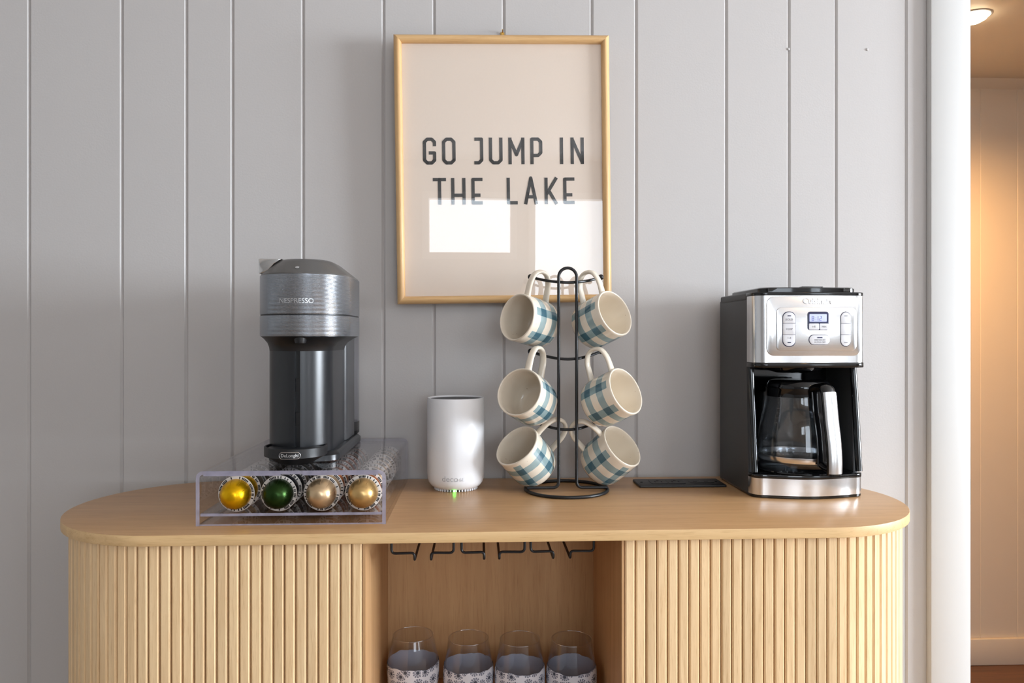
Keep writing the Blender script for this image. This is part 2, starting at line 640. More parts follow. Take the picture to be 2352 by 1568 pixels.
# ================================================================== CABINET
ZT = CAMZ - 0.2945            # worktop surface
YF, YB = 1.114, 1.536
R = (YB - YF) / 2
YC = (YF + YB) / 2
XL, XR = -0.4946, 0.5517
RB = R - 0.0114
cab = empty('coffee_bar_cabinet', ((XL + XR) / 2, YC, 0))
tag(cab, 'oval-ended light oak cabinet with vertical slats and an open middle niche', 'cabinet')
X0 = (XL + XR) / 2
hl_ = (XR - XL) / 2


def stadium(h, r, n=32):
    o = []
    for k in range(n + 1):
        a = rad(-90 + 180.0 * k / n)
        o.append((h + r * math.cos(a), r * math.sin(a)))
    for k in range(n + 1):
        a = rad(90 + 180.0 * k / n)
        o.append((-h + r * math.cos(a), r * math.sin(a)))
    return o


TT = 0.0165
wt = MB().prism(stadium(hl_, R), ZT - TT, ZT).bevel(0.0012, 2, 50)
o = wt.build('worktop', MAT['oak_top'], cab, smooth=30)
o.data.materials.append(MAT['oak_edge'])
for p in o.data.polygons:
    if abs(p.normal.z) < 0.6:
        p.material_index = 1
ZU = ZT - TT                  # underside
ZB = 0.06
xl = at_y(833, 1300, YC - RB).x - X0     # niche edges
xr = at_y(1434, 1300, YC - RB).x - X0
# core carcass behind the slats (two closed bays)
SD = 0.007
rc = RB - SD


def half(sign):
    pts = []
    xe = xl if sign < 0 else xr
    n = 28
    if sign < 0:
        for k in range(n + 1):
            a = rad(90 + 180.0 * k / n)
            pts.append((-hl_ + rc * math.cos(a), rc * math.sin(a)))
        pts += [(xe, -rc), (xe, rc)]
    else:
        for k in range(n + 1):
            a = rad(-90 + 180.0 * k / n)
            pts.append((hl_ + rc * math.cos(a), rc * math.sin(a)))
        pts += [(xe, rc), (xe, -rc)]
    return pts


MAT['groove'] = wood('oak_groove', srgb(246, 214, 168), srgb(196, 152, 102), axis='z', rough=0.5, scale=1.5)
for sgn in (-1, 1):
    MB().prism(half(sgn), ZB, ZU).build('bay', MAT['groove'], cab, smooth=30)
th = 0.0165
# niche inner sides, back, shelf, floor
yb_in = at_d(1130, 1400, 1.405).y - YC
MB().box(xl, xl + 0.004, -RB + 0.0005, yb_in, ZB, ZU).build('niche_side', MAT['oak_in'], cab, smooth=0)
MB().box(xr - 0.004, xr, -RB + 0.0005, yb_in, ZB, ZU).build('niche_side', MAT['oak_in'], cab, smooth=0)
MB().box(xl + 0.004, xr - 0.004, yb_in, yb_in + 0.008, ZB, ZU).build('niche_back', MAT['oak_in'], cab, smooth=0)
ZS = CAMZ - (1554 - HY) / F * 1.405
MAT['oak_shelf'] = wood('oak_shelf', srgb(208, 165, 118), srgb(166, 117, 74), axis='x', rough=0.45, scale=0.8)
MB().box(xl + 0.004, xr - 0.004, -RB + 0.02, yb_in, ZS - 0.016, ZS).bevel(0.001, 1).build('shelf', MAT['oak_shelf'], cab)
MB().box(xl + 0.004, xr - 0.004, -RB + 0.01, yb_in, ZB, ZB + 0.016).build('niche_floor', MAT['oak_shelf'], cab, smooth=0)
MB().prism(stadium(hl_, RB - 0.03), 0.0, ZB).build('plinth', MAT['groove'], cab, smooth=30)
# slats
PITCH = 0.01685
sw = PITCH * 0.5 - 0.0008
bvx, bvd = 0.0022, 0.0022
prof = [(-sw, SD), (-sw, bvd), (-sw + bvx, 0.0), (sw - bvx, 0.0), (sw, bvd), (sw, SD)]
slat_me = MB().prism(prof, 0, ZU - ZB - 0.0006).mesh('slat', smooth=0)


def slat(x, y, rz):
    link('slat', slat_me, MAT['oak_slat'], cab, (x, y, ZB + 0.0003), (0, 0, rz))


def run(x_start, x_end_c, sign):
    """slats from the niche edge outward along the flat front, then round the end to the back"""
    s = PITCH / 2
    flat = abs(x_end_c - x_start)
    total = flat + PI * RB
    while s < total - PITCH / 2:
        if s <= flat:
            slat(x_start + sign * s, -RB, 0)
        else:
            a = (s - flat) / RB
            slat(x_end_c + sign * RB * math.sin(a), -RB * math.cos(a), sign * a)
        s += PITCH


run(xl, -hl_, -1)
run(xr + 0.0005, hl_, 1)

# wire stemware rails under the top: mount foot, cross bar, rail (front bend to the back)
DR = 1.165
zc = lambda py: CAMZ - (py - HY) / F * DR
rails = [(899, 952), (1042, 990), (1060, 1112), (1205, 1147), (1219, 1271), (1364, 1310)]
yr = at_d(1130, 1270, DR).y - YC
for mpx, rpx in rails:
    xm = at_y(mpx, 1260, yr + YC).x - X0
    xq = at_y(rpx, 1280, yr + YC).x - X0
    pts = fillet([(xm, yr, ZU - 0.001), (xm, yr, zc(1268)), (xq, yr, zc(1267)), (xq, yr, zc(1284)), (xq, yr + 0.20, zc(1284)), (xq, yr + 0.2, ZU - 0.001)], 0.007, 6)
    rr_ = MB().tube(pts, 0.0021, 10).build('stemware_rail', MAT['black_wire'], cab)
    rr_['label'] = 'black wire stemware rail'

# ================================================================== PICTURE
D_P = WY - 0.030
tl, tr_ = at_y(910, 88, D_P), at_y(1401, 87, D_P)
bl, br = at_y(919, 697, D_P + 0.008), at_y(1404, 695, D_P + 0.008)
pc = (tl + tr_ + bl + br) / 4
pw = ((tr_ - tl).length + (br - bl).length) / 2
ph = ((tl - bl).length + (tr_ - br).length) / 2
roll = math.atan2((tr_ - tl).z + (br - bl).z, (tr_ - tl).x + (br - bl).x)
pic = empty('framed_print', (pc.x, WY - 0.026, pc.z - ph / 2))
pic.rotation_euler = Matrix.Rotation(-roll, 3, 'Y').to_euler()
pic.rotation_euler = (Matrix.Rotation(rad(0.9), 3, 'X') @ Matrix.Rotation(-roll, 3, 'Y')).to_euler()
tag(pic, 'light wood framed print with black block lettering hanging on the board wall', 'picture')
FW, FD = 0.0155, 0.020
# half-round mitred mouldings
mp_ = [(0.0, 0.0), (0.0, -0.012), (0.0025, -0.0165), (0.006, -0.0188), (0.0095, -0.0188), (0.013, -0.0165), (FW, -0.012), (FW, 0.0)]


def rail(nm, p0, p1, inward, mat):
    p0, p1 = Vector(p0), Vector(p1)
    d = (p1 - p0).normalized()
    inn = Vector(inward)
    rings = []
    for end, s in ((p0, 1), (p1, -1)):
        rings.append([end + inn * u + d * (s * u) + Vector((0, v, 0)) for u, v in mp_])
    return MB().loft(rings).build(nm, mat, pic, smooth=40)


h2 = pw / 2
rail('frame_rail', (-h2, 0, ph), (h2, 0, ph), (0, 0, -1), MAT['oak_frame_h'])
rail('frame_rail', (-h2, 0, 0), (h2, 0, 0), (0, 0, 1), MAT['oak_frame_h'])
rail('frame_stile', (-h2, 0, 0), (-h2, 0, ph), (1, 0, 0), MAT['oak_frame'])
rail('frame_stile', (h2, 0, 0), (h2, 0, ph), (-1, 0, 0), MAT['oak_frame'])
MB().box(-h2 + 0.010, h2 - 0.010, -0.004, -0.001, 0.010, ph - 0.010).build('print_sheet', MAT['paper'], pic, smooth=0)
MB().box(-h2 + 0.011, h2 - 0.011, -0.0088, -0.0070, 0.011, ph - 0.011).build('glass_sheet', MAT['glass_pane'], pic, smooth=0)
# lettering: crop coordinates of the photograph (px = 890 + cx / 2.4135), put into the sheet's plane
sc_ = pw / ((1401 - 910 + 1404 - 919) / 2.0)


def lx(cx):
    return (890 + cx / 2.4135 - 1158.5) * sc_


def lz(cy):
    return (697 - (60 + cy / 2.4135)) * sc_ - 0.003


SWD = 18 / 2.4135 * sc_


def letter(ch, a, b, top, bot):
    i = 8.5
    L, Rr, T, B = a + i, b - i, top + i, bot - i
    mid = (T + B) / 2
    c = 15
    P = {
        'G': [[(Rr, T + 38), (Rr, T + c), (Rr - c, T), (L + c, T), (L, T + c), (L, B - c), (L + c, B), (Rr - c, B), (Rr, B - c), (Rr, mid + 10), (L + 24, mid + 10)]],
        'O': [[(L + c, T), (Rr - c, T), (Rr, T + c), (Rr, B - c), (Rr - c, B), (L + c, B), (L, B - c), (L, T + c), (L + c, T), (Rr - c, T)]],
        'J': [[(L - 6, T), (Rr, T), (Rr, B - c), (Rr - c, B), (L - 8, B)]],
        'U': [[(L, top), (L, B - c), (L + c, B), (Rr - c, B), (Rr, B - c), (Rr, top)]],
        'M': [[(L, bot), (L, T + 2), ((L + Rr) / 2, bot - 52), (Rr, T + 2), (Rr, bot)], [(L, top), (L, mid)], [(Rr, top), (Rr, mid)]],
        'P': [[(L, bot), (L, T), (Rr - c, T), (Rr, T + c), (Rr, mid + 10), (Rr - c, mid + 25), (L, mid + 25)]],
        'I': [[((a + b) / 2, top), ((a + b) / 2, bot)]],
        'N': [[(L, bot), (L, T), (Rr, B), (Rr, top)], [(L, top), (L, mid)], [(Rr, bot), (Rr, mid)]],
        'T': [[(a, T), (b, T)], [((a + b) / 2, top), ((a + b) / 2, bot)]],
        'H': [[(L, top), (L, bot)], [(Rr, top), (Rr, bot)], [(L, mid + 22), (Rr, mid + 22)]],
        'E': [[(b, T), (L, T), (L, B), (b, B)], [(L, mid + 22), (b - 12, mid + 22)]],
        'L': [[(L, top), (L, B), (b, B)]],
        'A': [[(a + 8, bot), ((a + b) / 2, top + 2), (b - 8, bot)], [(L + 14, mid + 32), (Rr - 14, mid + 32)]],
        'K': [[(L, top), (L, bot)], [(L, mid + 22), (Rr + 2, top)], [((L + Rr) / 2 - 10, mid + 4), (Rr + 2, bot)]],
    }[ch]
    mb = strokes(MB(), [[(lx(p[0]), lz(p[1])) for p in pl] for pl in P], SWD, 0.0006)
    mb.build('printed_letter', MAT['ink'], pic, (0, -0.0040, 0), smooth=0)


for ch, a, b in (('G', 208, 280), ('O', 313, 386), ('J', 488, 538), ('U', 570, 644), ('M', 677, 765), ('P', 798, 864), ('I', 962, 979), ('N', 1021, 1094)):
    letter(ch, a, b, 620, 766)
for ch, a, b in (('T', 260, 332), ('H', 360, 438), ('E', 471, 532), ('L', 665, 725), ('A', 760, 836), ('K', 874, 947), ('E', 978, 1040)):
    letter(ch, a, b, 840, 986)
# hook above the frame
hk = at_y(1154, 88, WY - 0.004)
hook = empty('picture_hook', (hk.x, WY, hk.z))
tag(hook, 'small brass hook nailed above the framed print', 'hook')
MB().box(-0.0042, 0.0042, -0.003, -0.0001, -0.004, 0.0135).bevel(0.0006, 1).build('plate', MAT['brass'], hook)
MB().tube([(0, -0.0135, 0.0145), (0, -0.001, 0.0125)], 0.0011, 10).build('nail', MAT['brass'], hook)

# ================================================================== CAPSULE TRAY
MAT['acrylic'] = clear('clear_acrylic', tint=(0.982, 0.982, 0.988), ior=1.34, rough=0.03, facing=0.35, power=3.0, edge=(0.72, 0.72, 0.78))


def edge_mat():
    m, t, out = nt('acrylic_edge')
    p = N(t, 'ShaderNodeBsdfPrincipled', i_Roughness=0.15)
    p.inputs['Base Color'].default_value = srgb(176, 172, 190)
    tr = N(t, 'ShaderNodeBsdfTransparent')
    tr.inputs[0].default_value = (0.86, 0.85, 0.9, 1)
    tc = N(t, 'ShaderNodeTexCoord')
    nz = N(t, 'ShaderNodeTexNoise', i_Scale=60.0, i_Detail=1.0)
    t.links.new(tc.outputs['Object'], nz.inputs['Vector'])
    mx = N(t, 'ShaderNodeMixShader')
    t.links.new(M_(t, 'ADD', M_(t, 'MULTIPLY', nz.outputs[0], 0.5), 0.35, True), mx.inputs[0])
    t.links.new(tr.outputs[0], mx.inputs[1])
    t.links.new(p.outputs[0], mx.inputs[2])
    t.links.new(mx.outputs[0], out.inputs[0])
    return m


MAT['acrylic_edge'] = edge_mat()
TXL, TXR, TYF, TYB = -0.4416, -0.1468, 1.166, 1.530
TH = 0.0858
tw, td = (TXR - TXL), (TYB - TYF)
tray = empty('capsule_organizer', ((TXL + TXR) / 2, TYF, ZT))
tag(tray, 'clear acrylic capsule drawer under the tall dark coffee machine', 'organizer')
TXC = (TXL + TXR) / 2
a2 = tw / 2
TK = 0.0058


def edged(o, test):
    o.data.materials.append(MAT['acrylic_edge'])
    for p in o.data.polygons:
        if test(p):
            p.material_index = 1
    return o


# bent shell: legs and top in one sheet, with a finger notch at the front of the top
def arch(r, off):
    pts = [(-a2 + off, 0.0)]
    rr = r
    cx, cz = -a2 + 0.011, TH - 0.011
    for k in range(9):
        a = rad(180 - 90 * k / 8)
        pts.append((cx + rr * math.cos(a), cz + rr * math.sin(a)))
    cx = a2 - 0.011
    for k in range(9):
        a = rad(90 - 90 * k / 8)
        pts.append((cx + rr * math.cos(a), cz + rr * math.sin(a)))
    pts.append((a2 - off, 0.0))
    return pts


outer, inner = arch(0.011, 0), arch(0.011 - TK, TK)
mb = MB()
loop = [(x, z) for x, z in outer] + [(x, z) for x, z in reversed(inner)]
mb.prism(loop, 0.0, td, 'y')
edged(mb.build('shell', MAT['acrylic'], tray, smooth=30), lambda p: abs(p.normal.y) > 0.9)
nx0, nx1 = at_d(645, 1085, 1.153).x - TXC, at_d(695, 1085, 1.153).x - TXC
MB().box(-a2 + 0.012, nx0, -0.0008, 0.0, TH - TK - 0.0018, TH - 0.0002).build('front_lip', MAT['acrylic_edge'], tray, smooth=0)
MB().box(nx1, a2 - 0.012, -0.0008, 0.0, TH - TK - 0.0018, TH - 0.0002).build('front_lip', MAT['acrylic_edge'], tray, smooth=0)
edged(MB().box(-a2 + TK, a2 - TK, td - 0.004, td - 0.0002, 0.0002, TH - TK).build('back_panel', MAT['acrylic'], tray, smooth=0), lambda p: abs(p.normal.y) < 0.5)
edged(MB().box(-a2 + TK, a2 - TK, 0.001, td - 0.0045, 0.0003, 0.0026).build('base_sheet', MAT['acrylic'], tray, smooth=0), lambda p: p.normal.y < -0.5)
# sliding shelf with four slots
zs0, zs1 = 0.0150, 0.0192
colx = [at_d(p, 1137, 1.172).x - TXC for p in (538, 635, 734, 830)]
sl = 0.0172
bars = [(-a2 + TK + 0.0008, colx[0] - sl)] + [(colx[i] + sl, colx[i + 1] - sl) for i in range(3)] + [(colx[3] + sl, a2 - TK - 0.0008)]
mb = MB()
for x0_, x1_ in bars:
    mb.box(x0_, x1_, 0.0041, td - 0.009, zs0, zs1)
mb.box(-a2 + TK + 0.0008, a2 - TK - 0.0008, 0.001, 0.004, zs0, zs1)
mb.box(-a2 + TK + 0.0008, a2 - TK - 0.0008, td - 0.0089, td - 0.0052, zs0, zs1)
MAT['acrylic_shelf'] = clear('acrylic_shelf', tint=(0.95, 0.95, 0.96), ior=1.5, rough=0.04, facing=0.4, power=2.0, edge=(0.55, 0.56, 0.6))
edged(mb.build('slotted_shelf', MAT['acrylic_shelf'], tray, smooth=0), lambda p: p.normal.y < -0.5)


# --- capsules
def capsule_rim_mat(hue=None):
    m, t, out = nt('capsule_barcode_rim')
    p = N(t, 'ShaderNodeBsdfPrincipled', i_Roughness=0.35)
    tc = N(t, 'ShaderNodeTexCoord')
    sp = N(t, 'ShaderNodeSeparateXYZ')
    t.links.new(tc.outputs['Object'], sp.inputs[0])
    ang = M_(t, 'ARCTAN2', sp.outputs[2], sp.outputs[0])
    rr = M_(t, 'SQRT', M_(t, 'ADD', M_(t, 'MULTIPLY', sp.outputs[0], sp.outputs[0]), M_(t, 'MULTIPLY', sp.outputs[2], sp.outputs[2])))
    cell = M_(t, 'FLOOR', M_(t, 'MULTIPLY', ang, 72 / (2 * PI)))
    wn = N(t, 'ShaderNodeTexWhiteNoise', noise_dimensions='1D')
    t.links.new(cell, wn.inputs['W'])
    fr = M_(t, 'FRACT', M_(t, 'MULTIPLY', ang, 72 / (2 * PI)))
    on = M_(t, 'MULTIPLY', M_(t, 'GREATER_THAN', wn.outputs[0], 0.42), M_(t, 'GREATER_THAN', fr, 0.18))
    band = M_(t, 'MULTIPLY', M_(t, 'GREATER_THAN', rr, 0.0243), M_(t, 'LESS_THAN', rr, 0.0279))
    t.links.new(MIX(t, M_(t, 'MULTIPLY', on, band), srgb(214, 208, 202), srgb(30, 28, 28)), p.inputs['Base Color'])
    t.links.new(p.outputs[0], out.inputs[0])
    return m


MAT['rim'] = capsule_rim_mat()
MAT['crease'] = plain('capsule_crease', srgb(120, 100, 50), rough=0.4, metal=0.6)
caps_cols = {
    'yellow': srgb(232, 178, 12), 'green': srgb(38, 62, 24), 'beige': srgb(214, 186, 148), 'gold': srgb(206, 170, 112),
    'black': srgb(14, 18, 28), 'copper': srgb(206, 122, 60), 'grey': srgb(168, 160, 146), 'pale': srgb(222, 190, 152)}
RC, DD = 0.0290, 0.031
cap_me = {}
for nm, c in caps_cols.items():
    m = plain('capsule_' + nm, c, rough=0.30, metal=0.85 if nm != 'black' else 0.4, noise=0.03, nscale=60)
    # dome: axis along -y, flange plane at y = 0
    prof = [(0.0240, 0.0), (0.0239, 0.006), (0.0228, 0.0125), (0.0200, 0.0195), (0.0155, 0.0258), (0.0098, 0.0296), (0.0050, 0.0308), (0.0, DD)]
    mb = MB().lathe(prof, 40).map(lambda v: Vector((v.x, -v.z, v.y)))
    cap_me[nm] = (mb.mesh('capsule_dome', 60), m)
rim_me = MB().lathe([(0.0, -0.001), (RC - 0.0005, -0.001), (RC, -0.0004), (RC, 0.0006), (RC - 0.0005, 0.001), (0.0235, 0.001), (0.0, 0.001)], 48).map(
    lambda v: Vector((v.x, -v.z, v.y))).mesh('capsule_rim', 40)
# pressed creases near the front of a dome (one mesh per dome: short ribs)
cm = MB()
for k in range(10):
    a = 2 * PI * k / 10 + 0.2
    pts = []
    for (r_, y_) in ((0.0233, 0.0110), (0.0214, 0.0168), (0.0180, 0.0226)):
        pts.append((r_ * math.cos(a), -y_, r_ * math.sin(a)))
    cm.tube(pts, 0.00045, 6)
crease_me = cm.mesh('crease')
ncap = 10
cap_crease = {nm: crease_me.copy() for nm in caps_cols}
pitch = 0.0350
colors = [
    ['yellow', 'yellow'] + ['grey'] * 8,
    ['green', 'black', 'black'] + ['grey'] * 7,
    ['beige', 'beige', 'copper'] + ['copper'] * 7,
    ['gold', 'copper', 'pale', 'pale'] + ['pale'] * 6]
LAB = {
    (0, 0): 'bright yellow coffee capsule at the open front of the clear drawer',
    (0, 1): 'yellow coffee capsule standing directly behind the front yellow one',
    (1, 0): 'dark green coffee capsule at the open front of the clear drawer',
    (2, 0): 'pale beige coffee capsule at the drawer front beside the green one',
    (2, 1): 'pale beige coffee capsule standing directly behind the front beige one',
    (3, 0): 'golden beige coffee capsule at the drawer front by its end wall',
    (3, 1): 'copper coffee capsule standing directly behind the front golden one'}
ORD = ['first', 'second', 'third', 'fourth', 'fifth', 'sixth', 'seventh', 'eighth', 'ninth', 'tenth']
COLL = {
    (0, 'grey'): ('grey coffee capsule in the row behind the yellow capsules', 'grey capsules behind the yellow ones'),
    (1, 'black'): ('black coffee capsule standing behind the dark green one', 'black capsules behind the green one'),
    (1, 'grey'): ('grey coffee capsule in the row behind the black capsules', 'grey capsules behind the black ones'),
    (2, 'copper'): ('copper coffee capsule in the row behind the beige ones', 'copper capsules behind the beige ones'),
    (3, 'pale'): ('pale peach coffee capsule in the row along the end wall', 'peach capsules along the end wall')}
zcap = zs1 + math.sqrt(RC * RC - sl * sl) + 0.0004
for ci in range(4):
    for k in range(ncap):
        nm = colors[ci][k]
        me, m = cap_me[nm]
        y = TYF + 0.036 + pitch * k
        if y > TYB - 0.008:
            continue
        t_ = empty('coffee_capsule', (TXC + colx[ci], y, ZT + zcap))
        if (ci, k) in LAB:
            tag(t_, LAB[(ci, k)], 'capsule')
        else:
            lb, g = COLL[(ci, nm)]
            tag(t_, lb + ', ' + ORD[k] + ' from the open front', 'capsule', g)
        t_.rotation_euler = (0, random.uniform(0, 6), 0)
        link('dome', me, m, t_)
        link('rim', rim_me, MAT['rim'], t_)
        if k < 2:
            link('crease', cap_crease[nm], m, t_)

# ================================================================== CAPSULE COFFEE MACHINE
ZM = ZT + TH
MAT['matte_black'] = plain('matte_black', srgb(22, 22, 24), rough=0.42, noise=0.06, bump=0.02, spec=0.5)
MAT['satin_black'] = plain('satin_black', srgb(24, 26, 30), rough=0.30, noise=0.05, spec=0.6)
MAT['dark_grey'] = plain('dark_grey_plastic', srgb(62, 62, 64), rough=0.4, noise=0.04)
MAT['chrome'] = plain('chrome', srgb(225, 225, 225), rough=0.10, metal=1.0)
MAT['silver_print'] = plain('silver_print', srgb(205, 205, 205), rough=0.25, metal=0.8)


def ribbed(name, col):
    m, t, out = nt(name)
    p = N(t, 'ShaderNodeBsdfPrincipled', i_Roughness=0.22, i_Metallic=0.85)
    p.inputs['Base Color'].default_value = col
    tc = N(t, 'ShaderNodeTexCoord')
    sp = N(t, 'ShaderNodeSeparateXYZ')
    t.links.new(tc.outputs['Object'], sp.inputs[0])
    sw_ = M_(t, 'SINE', M_(t, 'MULTIPLY', sp.outputs[2], 2 * PI / 0.0021))
    b = N(t, 'ShaderNodeBump', i_Strength=0.45, i_Distance=0.0004)
    t.links.new(sw_, b.inputs['Height'])
    t.links.new(b.outputs[0], p.inputs['Normal'])
    t.links.new(p.outputs[0], out.inputs[0])
    return m


MAT['ribbed_grey'] = ribbed('ribbed_grey', srgb(150, 155, 162))
hc = at_d(704, 700, 1.25)              # head centre
YM = hc.y
XM = hc.x
mach = empty('capsule_coffee_machine', (XM, YM, ZM))
tag(mach, 'tall dark grey capsule coffee machine with ribbed round head on the acrylic drawer', 'coffee machine')
zr = lambda py, d: (CAMZ - (py - HY) / F * d) - ZM    # pixel row -> height above the machine's foot


def capsule_outline(cx, r, yback, n=28, rb=0.02):
    """round at the front (towards -y), squared with rounded corners at the back"""
    o = []
    for k in range(n + 1):
        a = rad(180 + 180.0 * k / n)
        o.append((cx + r * math.cos(a), r * math.sin(a)))
    for k in range(7):
        a = rad(0 + 90 * k / 6)
        o.append((cx + r - rb + rb * math.cos(a), yback - rb + rb * math.sin(a)))
    for k in range(7):
        a = rad(90 + 90 * k / 6)
        o.append((cx - r + rb + rb * math.cos(a), yback - rb + rb * math.sin(a)))
    return o


def scaled(ol, cx, s):
    return [(cx + (x - cx) * s, y * s) for x, y in ol]


z_hb, z_seam, z_ht = zr(772, 1.18), zr(722, 1.18), zr(628, 1.18)
rh = 0.0755
hy = 0.115      # back of the head
HOL = capsule_outline(0, rh, hy, rb=0.03)
MB().prism(HOL, z_hb, z_seam - 0.0008).bevel(0.0012, 2, 50).build('head_lower_ring', MAT['ribbed_grey'], mach, smooth=40)
MB().prism(scaled(HOL, 0, 0.985), z_seam - 0.0009, z_seam + 0.0009).build('head_seam', MAT['matte_black'], mach, smooth=40)
MB().prism(HOL, z_seam + 0.0008, z_ht).bevel(0.0012, 2, 50).build('head_upper_ring', MAT['ribbed_grey'], mach, smooth=40)
# lid
z_lt = zr(601, 1.25)
L = lambda s, z: [(x, y, z) for x, y in scaled(HOL, 0, s)]
MAT['lid_grey'] = plain('lid_grey', srgb(104, 102, 100), rough=0.3, metal=0.35, noise=0.03)
lid = MB().loft([L(0.985, z_ht), L(0.975, z_ht + 0.0018), L(0.66, z_lt - 0.0045), L(0.60, z_lt - 0.0012), L(0.56, z_lt)])
lid.build('lid', MAT['lid_grey'], mach, smooth=25)
MB().prism(scaled(HOL, 0, 0.52), z_lt, z_lt + 0.0010).bevel(0.0006, 2).build('lid_cap', MAT['lid_grey'], mach)
# lever: bright wedge at the side of the lid
lv = [(-0.0715, z_ht + 0.003), (-0.0725, z_lt + 0.001), (-0.070, z_lt + 0.0022), (-0.034, z_lt + 0.0018), (-0.046, z_lt - 0.006), (-0.060, z_ht + 0.004)]
lev = MB().prism(lv, -0.030, 0.055, 'y').bevel(0.0014, 2).build('lever', MAT['chrome'], mach)
# brew button
MB().lathe([(0, 0), (0.0034, 0), (0.0034, 0.0006), (0, 0.0009)], 20).build('brew_button', MAT['silver_print'], mach,
    (0.0, -rh * 0.845, z_ht + (z_lt - z_ht) * 0.40), (rad(33), 0, 0))
# throat (flare under the head) and column
rcol = 0.0535
dx = (at_d(636, 900, 1.30).x + rcol) - XM + 0.0006
ycol = 0.012
COL_OL = [(x + 0, y + 0) for x, y in capsule_outline(dx, rcol, 0.1148 - ycol, rb=0.004)]
z_cb, z_ct = 0.010, zr(806, 1.22)


def lerp_ol(u, z, k=1.0):
    return [((1 - u) * c[0] + u * h[0] * 0.985, (1 - u) * (c[1] + ycol) + u * h[1] * 0.985, z) for c, h in zip(COL_OL, HOL)]


MB().loft([lerp_ol(0, z_ct), lerp_ol(0.05, z_ct + 0.006), lerp_ol(0.25, z_ct + (z_hb - z_ct) * 0.55), lerp_ol(0.62, z_ct + (z_hb - z_ct) * 0.82), lerp_ol(1.0, z_hb + 0.0002)]).build(
    'throat', MAT['matte_black'], mach, smooth=60)
# column with a vertical channel at its front
sx_ = at_d(697, 900, 1.25).x - XM
pts = []
for x, y in COL_OL:
    pts.append((x, y + ycol))
cut = []
hw_ = 0.0042
fr = [p for p in pts]
out_ = []
for i, (x, y) in enumerate(fr):
    if y < 0 and abs(x - sx_) < hw_:
        continue
    out_.append((x, y))
# insert the channel corners in order
k_ins = next(i for i, (x, y) in enumerate(out_) if y < ycol and x > sx_)


def fy(x):
    return ycol - math.sqrt(max(0, rcol ** 2 - (x - dx) ** 2))


ch = [(sx_ - hw_, fy(sx_ - hw_)), (sx_ - hw_, fy(sx_ - hw_) + 0.007), (sx_ + hw_, fy(sx_ - hw_) + 0.007), (sx_ + hw_, fy(sx_ + hw_))]
out_[k_ins:k_ins] = ch
MB().prism(out_, z_cb, z_ct).build('column', MAT['satin_black'], mach, smooth=30)
for q in (0.30, 0.62):
    MB().box(sx_ - hw_ + 0.0003, sx_ + hw_ - 0.0003, fy(sx_) + 0.004, fy(sx_) + 0.0068, z_cb + (z_ct - z_cb) * q, z_cb + (z_ct - z_cb) * q + 0.022).build('channel_clip', MAT['matte_black'], mach)
# spout
spx = at_d(690, 780, 1.192)
MB().lathe([(0, 0), (0.0085, 0), (0.0095, 0.003), (0.0105, 0.016), (0, 0.016)], 24).build('spout', MAT['matte_black'], mach,
    (spx.x - XM, spx.y - YM, zr(788, 1.192)))
# base
bx0, bx1 = dx - 0.052, dx + 0.066
yb_b = 0.262
BOL = [(bx0, yb_b - 0.03), (bx0, 0.0)]
for k in range(15):
    a = rad(180 + 180 * k / 14)
    BOL.append(((bx0 + bx1) / 2 + (bx1 - bx0) / 2 * math.cos(a), -0.004 + 0.026 * math.sin(a)))
BOL += [(bx1, 0.0), (bx1, yb_b - 0.04), (bx1 - 0.008, yb_b - 0.014), (bx1 - 0.03, yb_b), (bx0 + 0.03, yb_b), (bx0 + 0.008, yb_b - 0.014)]
cb = ((bx0 + bx1) / 2, 0.1)
sc2 = lambda s, z: [(cb[0] + (x - cb[0]) * s, cb[1] + (y - cb[1]) * s, z) for x, y in BOL]
MB().loft([sc2(0.97, 0.0), sc2(1.0, 0.002), sc2(1.0, 0.011), sc2(0.93, 0.0165), sc2(0.90, 0.0168)]).build('foot', MAT['satin_black'], mach, smooth=40)
# cup support
cs = at_d(680, 1040, 1.222)
csx, csy = cs.x - XM, cs.y - YM
z1_, z0_ = zr(1032, 1.172), zr(1054, 1.172)
rs = 0.0508
cup = MB().lathe([(0, 0.0005), (0.026, 0.0005), (0.030, 0.003), (rs - 0.004, z0_ - 0.002), (rs, z0_), (rs, z1_ - 0.001), (rs - 0.001, z1_), (rs - 0.003, z1_), (rs - 0.004, z1_ - 0.0035), (0, z1_ - 0.0035)], 64)
sup = cup.build('cup_support', MAT['matte_black'], mach, (csx, csy, 0), smooth=35)
MB().lathe([(0, 0), (0.043, 0), (0.0435, 0.0010), (0.0425, 0.0016), (0, 0.0016)], 48).build('drip_grid', MAT['satin_black'], sup, (0, 0, z1_ - 0.0036))
MB().box(-0.012, 0.012, 0.03, 0.09, 0.004, 0.012).build('support_arm', MAT['matte_black'], sup)


def wrap(me, r, a0, z, name, mat, parent, loc=(0, 0, 0), lift=0.0):
    """bend a flat lettering mesh (x right, y up, z out) round a vertical cylinder facing -y"""
    for v in me.vertices:
        a = a0 + v.co.x / r
        rr = r + lift + v.co.z
        v.co = Vector((rr * math.sin(a), -rr * math.cos(a), z + v.co.y))
    return link(name, me, mat, parent, loc)


def densify(pts, step=0.002):
    o = []
    for i, a in enumerate(pts):
        b = pts[(i + 1) % len(pts)]
        n = max(1, int(math.hypot(b[0] - a[0], b[1] - a[1]) / step))
        o += [(a[0] + (b[0] - a[0]) * k / n, a[1] + (b[1] - a[1]) * k / n) for k in range(n)]
    return o


